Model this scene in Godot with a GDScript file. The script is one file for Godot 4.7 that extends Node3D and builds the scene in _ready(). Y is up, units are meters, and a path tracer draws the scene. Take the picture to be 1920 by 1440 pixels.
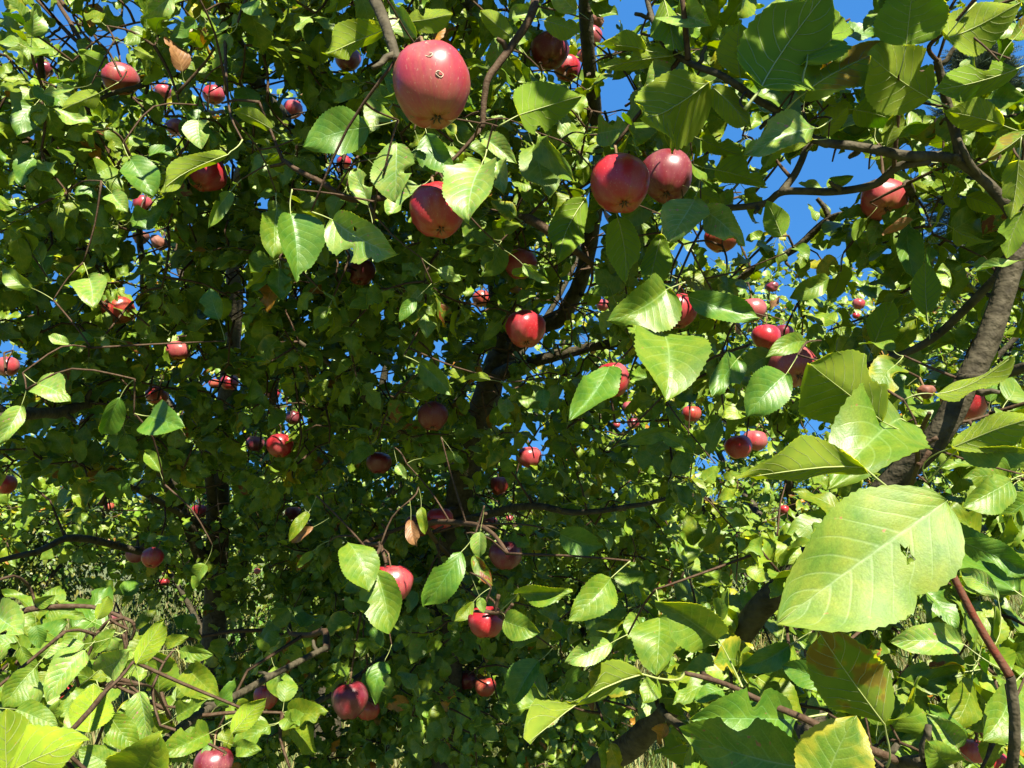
extends Node3D
# An old apple tree in early autumn, seen from under its edge in strong sun: fruit and leaves close by, more trees,
# shrubs and a conifer behind. Distances in metres; at(x, y, depth) turns a place in the 1920 x 1440 photograph and a
# distance into a point of the world, so every twig, fruit and leaf gets its own real place and size.

const F := 1544.0
const CAM := Vector3(0, 1.6, 0)
var cb := Basis(Vector3.RIGHT, deg_to_rad(8.0))
var sun_to := Vector3(0.25, 0.76, 0.60).normalized()
var rng := RandomNumberGenerator.new()
var nz := FastNoiseLite.new()
var M := {}
var leaf_kinds := {}
var trees: Array = []
var open_w := 240
var open_h := 180
var open_depth := PackedFloat32Array()


func _ready() -> void:
	rng.seed = 4711
	nz.seed = 5
	var cam := Camera3D.new()
	cam.name = "camera"
	cam.fov = 50.0
	cam.near = 0.05
	cam.far = 400.0
	cam.transform = Transform3D(cb, CAM)
	add_child(cam)
	cam.current = true

	var sky := ProceduralSkyMaterial.new()
	sky.sky_top_color = lin(0.0215, 0.089, 0.235)
	sky.sky_horizon_color = lin(0.0355, 0.132, 0.306)
	sky.sky_curve = 0.12
	sky.ground_bottom_color = lin(0.02, 0.028, 0.010)
	sky.ground_horizon_color = lin(0.03, 0.045, 0.025)
	sky.sun_angle_max = 8.0
	var env := Environment.new()
	env.background_mode = Environment.BG_SKY
	env.sky = Sky.new()
	env.sky.sky_material = sky
	env.tonemap_mode = Environment.TONE_MAPPER_LINEAR
	env.tonemap_exposure = 3.35
	env.sdfgi_enabled = true
	env.ssao_enabled = true
	env.ssil_enabled = true
	var we := WorldEnvironment.new()
	we.name = "environment"
	we.environment = env
	add_child(we)

	var sun := DirectionalLight3D.new()
	sun.name = "sun"
	sun.light_energy = 1.6
	sun.light_color = Color(1.0, 0.97, 0.90)
	sun.light_angular_distance = 0.5
	sun.shadow_enabled = true
	sun.look_at_from_position(sun_to * 50.0, Vector3.ZERO)
	add_child(sun)

	make_materials()
	make_leaf_kinds()
	make_ground()
	make_background()
	make_orchard()


# ------------------------------------------------------------------ small helpers
func lin(r: float, g: float, b: float) -> Color:
	return Color(r, g, b).linear_to_srgb()


func rf(a: float, b: float) -> float:
	return rng.randf_range(a, b)


func rv() -> Vector3:
	while true:
		var v := Vector3(rf(-1, 1), rf(-1, 1), rf(-1, 1))
		if v.length_squared() < 1.0 and v.length_squared() > 0.01:
			return v
	return Vector3.UP


func at(px: float, py: float, d: float) -> Vector3:
	return CAM + cb * Vector3((px - 960.0) / F * d, (720.0 - py) / F * d, -d)


func seen_at(p: Vector3) -> Vector3:   # the reverse of at()
	var c: Vector3 = cb.transposed() * (p - CAM)
	var d := -c.z
	if d < 0.05:
		return Vector3(-9999, -9999, d)
	return Vector3(960.0 + c.x / d * F, 720.0 - c.y / d * F, d)


func on_ground(px: float, d: float) -> Vector3:
	var p := at(px, 900.0, d)
	p.y = -0.05
	return p


func tag(o: Node, label: String, category: String, group := "", kind := "") -> void:
	if label:
		o.set_meta("label", label)
	if category:
		o.set_meta("category", category)
	if group:
		o.set_meta("group", group)
	if kind:
		o.set_meta("kind", kind)


func put(parent: Node, called: String, mesh: Mesh, mat: Material = null) -> MeshInstance3D:
	var o := MeshInstance3D.new()
	o.name = called
	o.mesh = mesh
	if mat:
		o.material_override = mat
	parent.add_child(o, true)
	return o


func smooth_line(pts: Array, steps: int) -> PackedVector3Array:
	var out := PackedVector3Array()
	for i in pts.size() - 1:
		var p0: Vector3 = pts[maxi(i - 1, 0)]
		var p1: Vector3 = pts[i]
		var p2: Vector3 = pts[i + 1]
		var p3: Vector3 = pts[mini(i + 2, pts.size() - 1)]
		for k in steps:
			out.append(p1.cubic_interpolate(p2, p0, p3, float(k) / steps))
	out.append(pts[pts.size() - 1])
	return out


func tube(st: SurfaceTool, pts: PackedVector3Array, r0: float, r1: float, sides: int, rough := 0.0, bend := 1.0) -> void:
	# rings of vertices along a line, carried along without twisting
	var n := pts.size()
	var side := Vector3.ZERO
	var rings: Array = []
	for i in n:
		var dir := (pts[mini(i + 1, n - 1)] - pts[maxi(i - 1, 0)]).normalized()
		if side == Vector3.ZERO:
			side = dir.cross(Vector3(0.31, 0.2, 0.93)).normalized()
		side = (side - dir * side.dot(dir)).normalized()
		var up := side.cross(dir)
		var t := float(i) / maxf(1.0, n - 1)
		var r := lerpf(r0, r1, pow(t, bend))
		var ring := PackedVector3Array()
		for k in sides:
			var a := TAU * k / sides
			var q := r
			if rough > 0.0:
				q *= 1.0 + rough * nz.get_noise_3d(pts[i].x * 900.0 + cos(a) * 40.0, pts[i].y * 900.0 + sin(a) * 40.0, pts[i].z * 900.0)
			ring.append(pts[i] + (side * cos(a) + up * sin(a)) * q)
		rings.append(ring)
	st.set_smooth_group(0)
	for i in n - 1:
		for k in sides:
			var l := (k + 1) % sides
			var a: Vector3 = rings[i][k]
			var b: Vector3 = rings[i][l]
			var c: Vector3 = rings[i + 1][k]
			var d: Vector3 = rings[i + 1][l]
			for v in [a, b, c, b, d, c]:
				st.add_vertex(v)
	for k in range(1, sides - 1):
		for v in [rings[n - 1][0], rings[n - 1][k], rings[n - 1][k + 1]]:
			st.add_vertex(v)
		for v in [rings[0][0], rings[0][k + 1], rings[0][k]]:
			st.add_vertex(v)


func started() -> SurfaceTool:
	var st := SurfaceTool.new()
	st.begin(Mesh.PRIMITIVE_TRIANGLES)
	return st


func done(st: SurfaceTool) -> ArrayMesh:
	st.generate_normals()
	st.index()
	return st.commit()


# ------------------------------------------------------------------ materials
func noise_tex(freq: float, colors: Array, seed_: int, kind := FastNoiseLite.TYPE_SIMPLEX_SMOOTH, size := 256) -> NoiseTexture2D:
	var t := NoiseTexture2D.new()
	var f := FastNoiseLite.new()
	f.noise_type = kind
	f.frequency = freq
	f.seed = seed_
	f.fractal_octaves = 4
	t.noise = f
	t.width = size
	t.height = size
	t.seamless = true
	var g := Gradient.new()
	g.offsets = PackedFloat32Array([0.0, 1.0])
	var offs := PackedFloat32Array()
	var cols := PackedColorArray()
	for i in colors.size():
		offs.append(float(i) / (colors.size() - 1))
		cols.append(colors[i])
	g.offsets = offs
	g.colors = cols
	t.color_ramp = g
	return t


func bark(called: String, a: Color, b: Color, c: Color, scale: float, relief: float) -> StandardMaterial3D:
	var m := StandardMaterial3D.new()
	m.resource_name = called
	m.albedo_texture = noise_tex(0.022, [a, b, c, b], called.hash() % 1000)
	m.uv1_triplanar = true
	m.uv1_world_triplanar = true
	m.uv1_scale = Vector3.ONE * scale
	m.roughness = 0.75
	m.metallic_specular = 0.25
	m.heightmap_enabled = true
	m.heightmap_texture = noise_tex(0.05, [Color.BLACK, Color.WHITE], 77)
	m.heightmap_scale = relief
	return m


func leaf_picture(kind: String, seed_: int) -> ImageTexture:
	var w := 160
	var h := 320
	var im := Image.create(w, h, false, Image.FORMAT_RGB8)
	var f := FastNoiseLite.new()
	f.seed = seed_
	f.frequency = 1.0
	for y in h:
		var v := (y + 0.5) / h
		for x in w:
			var u := (x + 0.5) / w
			var s := absf(u * 2.0 - 1.0)
			var off := 0.055 if u > 0.5 else 0.0
			var ph := (v - 0.27 * pow(s, 1.15) - off) / 0.115
			var near := absf(ph - roundf(ph)) * 0.115
			var vein := clampf(1.0 - near / (0.011 * (1.25 - s)), 0.0, 1.0) * clampf((0.97 - s) * 4.0, 0.0, 1.0)
			var rib := clampf(1.0 - s / (0.050 * (1.25 - v)), 0.0, 1.0)
			vein = maxf(vein * 0.62, rib)
			var n1 := f.get_noise_2d(u * 2.6, v * 5.2)
			var n2 := f.get_noise_2d(u * 18.0 + 40.0, v * 36.0)
			var net := absf(f.get_noise_2d(u * 30.0 + 90.0, v * 60.0))
			var c := Color(0.132, 0.215, 0.016)
			c = c * (1.0 + 0.26 * n1 + 0.14 * n2) * (0.88 + 0.45 * net)
			c.r *= 1.0 + 0.35 * n1
			if kind == "height":
				var q := 0.5 + 0.13 * cos(TAU * (ph - 0.5)) * (1.0 - 0.4 * s) - 0.40 * vein + 0.22 * net + 0.12 * n2
				im.set_pixel(x, y, Color(q, q, q))
				continue
			c = c.lerp(Color(0.27, 0.38, 0.13), vein * 0.50)
			if kind == "yellow":
				var e := smoothstep(0.35, 1.0, s * (0.5 + v * 0.7) + n1 * 0.35)
				c = c.lerp(Color(0.42, 0.36, 0.03), e * 0.9)
			if kind == "burnt":
				var e2 := smoothstep(0.10, 0.22, f.get_noise_2d(u * 1.7 + 7.0, v * 2.3) + (v - 0.55) * 0.55)
				c = c.lerp(Color(0.45, 0.30, 0.03), smoothstep(0.0, 0.6, e2))
				c = c.lerp(Color(0.21, 0.07, 0.018) * (1.0 + 0.5 * n2), smoothstep(0.5, 1.0, e2))
			if kind == "spotted" or kind == "plain":
				var lim := 0.50 if kind == "spotted" else 0.64
				var sp := f.get_noise_2d(u * 4.3 + 31.0, v * 8.6 + 11.0)
				var e3 := smoothstep(lim, lim + 0.05, sp)
				c = c.lerp(Color(0.26, 0.19, 0.03), smoothstep(lim - 0.06, lim, sp) * 0.7)
				c = c.lerp(Color(0.26, 0.125, 0.06) * (1.0 + 0.4 * n2), e3)
			if kind == "dead":
				c = Color(0.23, 0.115, 0.045) * (1.0 + 0.45 * n1 + 0.3 * n2)
				c = c.lerp(Color(0.30, 0.18, 0.08), vein * 0.5)
			c = Color(maxf(c.r, 0.0), maxf(c.g, 0.0), maxf(c.b, 0.0))
			im.set_pixel(x, y, c.linear_to_srgb())
	return ImageTexture.create_from_image(im)


func leaf_top(called: String, tex: Texture2D, tint: Color, glow: Color) -> StandardMaterial3D:
	var m := StandardMaterial3D.new()
	m.resource_name = called
	m.albedo_texture = tex
	m.albedo_color = tint
	m.vertex_color_use_as_albedo = true
	m.roughness = 0.42
	m.metallic_specular = 0.46
	m.heightmap_enabled = true
	m.heightmap_texture = M.leaf_height
	m.heightmap_scale = 0.045
	m.backlight_enabled = true
	m.backlight = glow
	return m


func leaf_under(called: String, c: Color, glow: Color) -> StandardMaterial3D:
	var m := StandardMaterial3D.new()
	m.resource_name = called
	m.albedo_color = c
	m.roughness = 0.72
	m.metallic_specular = 0.3
	m.heightmap_enabled = true
	m.heightmap_flip_texture = true
	m.heightmap_texture = M.leaf_height
	m.heightmap_scale = 0.035
	m.backlight_enabled = true
	m.backlight = glow
	return m


func apple_picture(kind: String, seed_: int) -> ImageTexture:
	var w := 384
	var h := 256
	var im := Image.create(w, h, false, Image.FORMAT_RGB8)
	var f := FastNoiseLite.new()
	f.seed = seed_
	f.frequency = 1.0
	for y in h:
		var v := (y + 0.5) / h
		for x in w:
			var a := TAU * x / w
			var cx := cos(a)
			var sx := sin(a)
			var big := f.get_noise_3d(cx * 0.9, sx * 0.9, v * 1.6)
			var streak := f.get_noise_3d(cx * 7.0, sx * 7.0, v * 1.3 + 9.0)
			var fine := f.get_noise_3d(cx * 24.0, sx * 24.0, v * 30.0)
			var red := Color(0.33, 0.016, 0.022)
			var pale := Color(0.30, 0.15, 0.035)
			var share := 0.10 + 0.55 * smoothstep(0.72, 1.0, v) + 0.35 * (1.0 - smoothstep(0.0, 0.16, v))
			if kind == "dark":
				red = Color(0.13, 0.010, 0.016)  # darker skin; on apples hanging in shade it paints that shade in
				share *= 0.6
			elif kind == "pink":
				red = Color(0.32, 0.034, 0.044)
				share += 0.12
			elif kind == "streaked":
				share += 0.30
				pale = Color(0.30, 0.13, 0.035)
			elif kind == "russet":
				red = Color(0.16, 0.04, 0.018)
				pale = Color(0.16, 0.09, 0.03)
				share += 0.3
			var c := red.lerp(pale, clampf(share + 0.42 * big + (0.42 if kind == "streaked" else 0.24) * streak - 0.10, 0.0, 0.95))
			var bloom := smoothstep(-0.1, 0.7, big + 0.25) * (1.0 - smoothstep(0.55, 0.9, v))
			c = c.lerp(Color(0.24, 0.095, 0.125), bloom * (0.36 if kind != "streaked" else 0.15))
			c = c * (1.0 + 0.18 * fine)
			var dot := f.get_noise_3d(cx * 15.0 + 50.0, sx * 15.0, v * 20.0)
			c = c.lerp(Color(0.38, 0.22, 0.15), smoothstep(0.42, 0.52, dot) * 0.7)
			if kind == "red" or kind == "pink":
				var sore := f.get_noise_3d(cx * 2.1 + 4.0, sx * 2.1 + 8.0, v * 3.4)
				c = c.lerp(Color(0.22, 0.12, 0.04), smoothstep(0.44, 0.52, sore) * 0.55)
				c = c.lerp(Color(0.07, 0.035, 0.015), smoothstep(0.54, 0.58, sore))
			if kind == "streaked" or kind == "russet":
				c = c.lerp(Color(0.09, 0.05, 0.02), smoothstep(0.42, 0.5, f.get_noise_3d(cx * 2.7, sx * 2.7 + 8.0, v * 4.0)) * 0.7)
			c = Color(clampf(c.r, 0.0, 1.0), clampf(c.g, 0.0, 1.0), clampf(c.b, 0.0, 1.0))
			im.set_pixel(x, y, c.linear_to_srgb())
	return ImageTexture.create_from_image(im)


func make_materials() -> void:
	M.leaf_height = leaf_picture("height", 3)
	var pics := {}
	for k in ["plain", "spotted", "yellow", "burnt", "dead"]:
		pics[k] = leaf_picture(k, 11 + k.length())
	# tones of the upper faces of single leaves, by number
	M.tone = [
		leaf_top("leaf_green", pics.plain, Color(1, 1, 1), Color(0.82, 0.80, 0.24)),
		leaf_top("leaf_yellow_green", pics.plain, lin(1.35, 1.15, 0.75), Color(1.0, 1.0, 0.2)),
		leaf_top("leaf_deep_green", pics.plain, lin(0.62, 0.80, 0.85), Color(0.6, 0.7, 0.25)),  # darker tone; on some large leaves it puts shade into the colour
		leaf_top("leaf_greyish", pics.spotted, lin(1.25, 1.18, 2.4), Color(0.55, 0.62, 0.32)),
		leaf_top("leaf_burnt", pics.burnt, Color(1, 1, 1), Color(1.0, 0.95, 0.5)),
		leaf_top("leaf_yellow_edged", pics.yellow, Color(1, 1, 1), Color(0.85, 0.9, 0.35)),
		leaf_top("leaf_dead", pics.dead, Color(1, 1, 1), Color(0.6, 0.5, 0.3)),
		leaf_top("leaf_spotted", pics.spotted, lin(1.05, 1.03, 0.9), Color(0.75, 0.85, 0.3)),
		leaf_top("leaf_broad", pics.plain, lin(1.22, 1.12, 1.6), Color(0.75, 0.8, 0.3)),
	]
	M.tone[8].roughness = 0.56
	M.under = leaf_under("leaf_underside", lin(0.26, 0.37, 0.10), Color(1.25, 1.25, 0.22))
	M.under_dead = leaf_under("leaf_underside_dead", lin(0.30, 0.18, 0.09), Color(0.9, 0.6, 0.3))
	var fl := StandardMaterial3D.new()
	fl.resource_name = "leaf_far"
	fl.albedo_color = lin(0.132, 0.205, 0.018)
	fl.vertex_color_use_as_albedo = true
	fl.roughness = 0.42
	fl.metallic_specular = 0.45
	fl.backlight_enabled = true
	fl.backlight = Color(0.72, 0.74, 0.25)
	M.far_leaf = fl
	var st := StandardMaterial3D.new()
	st.resource_name = "leaf_stalk"
	st.albedo_color = lin(0.26, 0.30, 0.09)
	st.roughness = 0.5
	M.stalk = st
	M.bark = bark("bark_grey", lin(0.017, 0.014, 0.008), lin(0.043, 0.036, 0.021), lin(0.080, 0.068, 0.042), 6.0, 0.3)
	M.twig = bark("bark_twig", lin(0.034, 0.019, 0.010), lin(0.055, 0.031, 0.017), lin(0.085, 0.058, 0.036), 22.0, 0.06)
	M.shoot = bark("bark_red_shoot", lin(0.085, 0.020, 0.011), lin(0.12, 0.032, 0.016), lin(0.09, 0.045, 0.026), 18.0, 0.06)
	for k in ["red", "dark", "pink", "streaked", "russet"]:
		var m := StandardMaterial3D.new()
		m.resource_name = "apple_skin_" + k
		m.albedo_texture = apple_picture(k, 21 + k.length())
		m.roughness = 0.33 if k != "russet" else 0.7
		m.metallic_specular = 0.5
		M["apple_" + k] = m
	M.apple_stalk = bark("apple_stalk", lin(0.10, 0.06, 0.03), lin(0.16, 0.10, 0.05), lin(0.20, 0.14, 0.08), 40.0, 0.03)
	var cx := StandardMaterial3D.new()
	cx.resource_name = "calyx"
	cx.albedo_color = lin(0.05, 0.042, 0.02)
	cx.roughness = 0.9
	M.calyx = cx
	var sc := StandardMaterial3D.new()
	sc.resource_name = "scar_rim"
	sc.albedo_color = lin(0.42, 0.29, 0.20)
	sc.roughness = 0.7
	M.scar = sc
	var ho := StandardMaterial3D.new()
	ho.resource_name = "scar_hollow"
	ho.albedo_color = lin(0.06, 0.03, 0.018)
	ho.roughness = 0.9
	M.hollow = ho


# ------------------------------------------------------------------ leaves
func leaf_mesh(o: Dictionary) -> ArrayMesh:
	# a blade with an upper and an under face, a toothed and bitten margin, folded on its rib, curled and waved; a stalk
	var rows: int = o.get("rows", 14)
	var cols: int = o.get("cols", 3)      # per half
	var L: float = o.get("L", 1.0)
	var W: float = o.get("W", 0.36) * L   # half width
	var P: float = o.get("P", 0.32) * L
	var fold: float = o.get("fold", 0.15)
	var curl: float = o.get("curl", 0.2)
	var twist: float = o.get("twist", 0.0)
	var wave: float = o.get("wave", 0.03)
	var teeth: float = o.get("teeth", 0.04)
	var bites: Array = o.get("bites", [])
	var holes: Array = o.get("holes", [])
	var phase: float = o.get("phase", 0.0)
	var wide: float = o.get("wide", 0.72)  # smaller: widest nearer the base
	var single: bool = o.get("single", false)
	if absf(curl) < 0.01:
		curl = 0.01
	var grid: Array = []
	for i in rows + 1:
		var t := float(i) / rows
		var w := W * pow(maxf(sin(PI * pow(t, wide)), 0.0), 0.72) * (1.04 - 0.16 * t)
		if t > 0.86:
			w *= 1.0 - 0.30 * (t - 0.86) / 0.14
		var line: Array = []
		for j in range(-cols, cols + 1):
			var s := float(j) / cols
			var ww := w
			for b in bites:
				if signf(s) == b[0]:
					var k: float = 1.0 - absf(t - b[1]) / b[2]
					if k > 0.0:
						ww *= 1.0 - b[3] * pow(k, 0.45) * (0.85 + 0.3 * absf(sin(t * 61.0)))
			if absi(j) == cols and teeth > 0.0 and i > 0 and i < rows:
				ww *= 1.0 + (teeth if i % 2 == 0 else -teeth * 0.4)
			ww *= 1.0 + o.get("ragged", 0.10) * nz.get_noise_2d(t * 160.0 + phase * 90.0, s * 40.0) + o.get("lop", 0.0) * s
			var x := s * ww
			var z := absf(x) * tan(fold) + wave * L * pow(absf(s), 1.5) * sin(t * 9.0 + phase + (1.7 if s > 0.0 else 0.0))
			z += wave * 0.5 * L * sin(t * 4.0 + phase * 2.0 + s * 2.0)
			x *= cos(fold)
			var tw := twist * t
			var x2 := x * cos(tw) - z * sin(tw)
			var z2 := x * sin(tw) + z * cos(tw)
			var ang := curl * t
			var y := L * sin(ang) / curl
			var zc := -L * (1.0 - cos(ang)) / curl
			x2 += o.get("sway", 0.0) * L * (t * t - 0.6 * t)
			line.append(Vector3(x2, P + y + z2 * sin(ang), zc + z2 * cos(ang)))
		grid.append(line)
	var mesh := ArrayMesh.new()
	for face in (1 if single else 2):
		var st := started()
		st.set_smooth_group(0)
		var drop := Vector3(0, 0, -0.0035 * L) if face == 1 else Vector3.ZERO
		for i in rows:
			for j in cols * 2:
				var cut := false
				for hh in holes:
					if hh[0] == i and hh[1] == j:
						cut = true
				if cut:
					continue
				var half := -1
				for hh in o.get("torn", []):
					if hh[0] == i and hh[1] == j:
						half = hh[2]
				var q := [[i, j], [i + 1, j], [i, j + 1], [i, j + 1], [i + 1, j], [i + 1, j + 1]]
				if face == 1:
					q = [[i, j], [i, j + 1], [i + 1, j], [i, j + 1], [i + 1, j + 1], [i + 1, j]]
				if half == 0:
					q = q.slice(3)
				elif half == 1:
					q = q.slice(0, 3)
				for k in q:
					st.set_uv(Vector2(float(k[1]) / (cols * 2), float(k[0]) / rows))
					st.add_vertex(grid[k[0]][k[1]] + drop)
		st.generate_normals()
		st.index()
		st.commit(mesh)
	if not single:
		var sp := started()
		var line := PackedVector3Array()
		if o.has("root"):
			var root: Vector3 = o.root
			var top := Vector3(0, P, -0.003 * L)
			for k in 6:
				var t := k / 6.0
				line.append(root.lerp(top, t) + Vector3(0, -0.10, -0.16) * (root - top).length() * sin(PI * t) * 0.7)
		else:
			for k in 3:
				line.append(Vector3(0, P * k / 3.0, -0.05 * L * sin(PI * k / 3.0)))
		for k in 6:
			var g: Vector3 = grid[mini(int(rows * k / 6.0), rows)][cols]
			line.append(g + Vector3(0, 0, -0.004 * L))
		line.append(grid[rows][cols])
		tube(sp, line, 0.012 * L, 0.0025 * L, o.get("sides", 4), 0.0, 0.8)
		if rows >= 40:   # the side veins stand out of the under face of a large leaf
			for side in [-1.0, 1.0]:
				for k in 7:
					var vl := PackedVector3Array()
					for q in 6:
						var s := 0.93 * q / 5.0
						var v := 0.115 * k + (0.055 if side > 0.0 else 0.0) + 0.27 * pow(s, 1.15) + 0.03
						if v < 0.97:
							vl.append(grid[clampi(roundi(v * rows), 0, rows)][cols + int(side * roundf(s * cols))] + Vector3(0, 0, -0.0040 * L))
					if vl.size() > 2:
						tube(sp, vl, 0.0027 * L, 0.0012 * L, 3)
		sp.generate_normals()
		sp.index()
		sp.commit(mesh)
	mesh.surface_set_material(0, M.far_leaf if single else M.tone[0])
	if not single:
		mesh.surface_set_material(1, M.under)
		mesh.surface_set_material(2, M.stalk)
	return mesh


func make_leaf_kinds() -> void:
	# three finenesses, several shapes of each
	leaf_kinds.near = []
	leaf_kinds.mid = []
	leaf_kinds.far = []
	for k in 9:
		var o := {"sway": rf(-0.25, 0.25), "lop": rf(-0.12, 0.12), "W": rf(0.24, 0.40), "fold": rf(0.08, 0.60), "curl": rf(-0.2, 1.3), "twist": rf(-0.7, 0.7), "wave": rf(0.03, 0.10), "phase": rf(0, 6), "wide": rf(0.64, 0.85)}
		var bites: Array = []
		for b in rng.randi_range(0, 2):
			bites.append([1.0 if rng.randf() < 0.5 else -1.0, rf(0.3, 0.9), rf(0.06, 0.16), rf(0.3, 0.8)])
		o.bites = bites
		var n := o.duplicate()
		n.rows = 22
		n.cols = 3
		n.teeth = 0.045
		leaf_kinds.near.append(leaf_mesh(n))
		var m := o.duplicate()
		m.rows = 9
		m.cols = 2
		m.teeth = 0.0
		m.sides = 3
		leaf_kinds.mid.append(leaf_mesh(m))
		if k < 6:
			var f := o.duplicate()
			f.rows = 5
			f.cols = 1
			f.teeth = 0.0
			f.single = true
			f.P = 0.2
			leaf_kinds.far.append(leaf_mesh(f))


# ------------------------------------------------------------------ open lanes: where the crown has gaps or shows a fruit
func open_lane(px: float, py: float, rx: float, ry: float, depth: float) -> void:
	for y in range(maxi(0, int((py - ry) / 8.0)), mini(open_h, int((py + ry) / 8.0) + 1)):
		for x in range(maxi(0, int((px - rx) / 8.0)), mini(open_w, int((px + rx) / 8.0) + 1)):
			var q := Vector2((x * 8.0 + 4.0 - px) / rx, (y * 8.0 + 4.0 - py) / ry)
			if q.length_squared() <= 1.0:
				open_depth[y * open_w + x] = maxf(open_depth[y * open_w + x], depth)


var sunlit: Array = []   # places that the sun reaches through the crown


func shades(p: Vector3) -> bool:
	for q in sunlit:
		var v: Vector3 = p - q
		var along := v.dot(sun_to)
		if along > 0.03 and along < 1.6 and (v - sun_to * along).length_squared() < 0.0026:
			return true
	return false


func is_open(p: Vector3) -> bool:
	var s := seen_at(p)
	var x := int(s.x / 8.0)
	var y := int(s.y / 8.0)
	if s.x < 0.0 or s.y < 0.0 or x >= open_w or y >= open_h:
		return false
	return s.z < open_depth[y * open_w + x]


# ------------------------------------------------------------------ trees
func new_tree(called: String, label: String, base: Vector3, group := "") -> Dictionary:
	var n := Node3D.new()
	n.name = called
	add_child(n, true)
	n.position = base
	tag(n, label, "apple tree" if called == "apple_tree" else "tree", group)
	var t := {"node": n, "base": base, "skel": PackedVector3Array(), "twigs": started(), "shoots": started(), "leaves": [], "heroes": 0, "single": [], "limbs": [], "n_tw": 0}
	trees.append(t)
	return t


func limb(t: Dictionary, pts: Array, r0: float, r1: float, called := "branch", mat := "bark", sides := 10) -> void:
	# a trunk, limb or twig drawn through places in the world
	var line := smooth_line(pts, 6)
	for i in range(1, line.size() - 1):
		line[i] += Vector3(nz.get_noise_3dv(line[i] * 700.0), nz.get_noise_3dv(line[i] * 700.0 + Vector3(90, 0, 0)), nz.get_noise_3dv(line[i] * 700.0 + Vector3(0, 90, 0))) * minf(0.008, r0 * 0.4)
	var st := started()
	var local := PackedVector3Array()
	for p in line:
		local.append(p - t.base)
	tube(st, local, r0, r1, sides, 0.16 if mat == "bark" else 0.08, 0.5 if r1 < r0 * 0.45 else 1.0)
	# short spurs and knots along the limb
	if called == "branch":
		var dist := 0.0
		for i in range(1, line.size()):
			dist += line[i].distance_to(line[i - 1])
			if dist > (0.11 if mat == "bark" else 0.16):
				dist = 0.0
				var v := rv()
				var r := lerpf(r0, r1, float(i) / line.size())
				var dir := (line[i] - line[i - 1]).normalized()
				v = (v - dir * v.dot(dir) * 0.7).normalized()
				var sp := PackedVector3Array([local[i], local[i] + v * (r + 0.006), local[i] + v * (r + 0.014) + dir * 0.006, local[i] + v * (r + rf(0.014, 0.026)) + dir * 0.008])
				tube(st, sp, minf(r * 0.75, 0.006), 0.0025, 5, 0.2)
	put(t.node, called, done(st), M[mat])
	for p in line:
		t.skel.append(p)
	t.limbs.append(line)


func px_limb(t: Dictionary, pts: Array, w0: float, w1: float, called := "branch", mat := "bark", foot := Vector3.INF, sides := 10) -> void:
	# the same, through [x, y, distance] places of the photograph; widths in its pixels at the two ends
	var out: Array = []
	if foot != Vector3.INF:
		out.append(foot)
	for p in pts:
		out.append(at(p[0], p[1], p[2]))
	limb(t, out, w0 * 0.5 / F * pts[0][2], w1 * 0.5 / F * pts[pts.size() - 1][2], called, mat, sides)


func nearest(t: Dictionary, p: Vector3) -> Vector3:
	var best := Vector3.ZERO
	var bd := 1e9
	for q in t.skel:
		var d: float = q.distance_squared_to(p)
		if d < bd:
			bd = d
			best = q
	return best


func twig(t: Dictionary, from: Vector3, to: Vector3, r0: float, r1: float, red := false) -> PackedVector3Array:
	var span := from.distance_to(to)
	var n := clampi(int(span / 0.09), 2, 9)
	var bow := rv() * span * 0.13 + Vector3(0, span * 0.06, 0)
	var line := PackedVector3Array()
	for i in n + 1:
		var k := float(i) / n
		line.append(from.lerp(to, k) + bow * sin(PI * k) + rv() * span * 0.018 * (1.0 if i > 0 and i < n else 0.0))
	if (from - CAM).length() < 1.7:
		line = smooth_line(Array(line), 3)
	var local := PackedVector3Array()
	for p in line:
		local.append(p - t.base)
	tube(t.shoots if red else t.twigs, local, r0, r1, 5 if r0 > 0.004 else 4, 0.0)
	t.n_tw += 1
	return line


func put_leaf(t: Dictionary, p: Vector3, dir: Vector3, size: float, loose := 0.55, big_gap := true) -> void:
	dir = dir.normalized()
	var tip := p + dir * size * 1.3
	if big_gap and (is_open(p) or is_open(tip) or is_open((p + tip) * 0.5) or shades(p) or shades(tip)):
		return
	var up := Vector3.UP * 0.15 + sun_to * 0.75 + Vector3(0.12, 0.0, 0.50) + rv() * loose * 1.5
	var z := up - dir * up.dot(dir)
	if z.length() < 0.05:
		z = dir.cross(Vector3.RIGHT)
	z = z.normalized()
	var b := Basis(dir.cross(z), dir, z).scaled_local(Vector3.ONE * size)
	t.leaves.append([Transform3D(b, p), rng.randi() % 9, rng.randf()])


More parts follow.
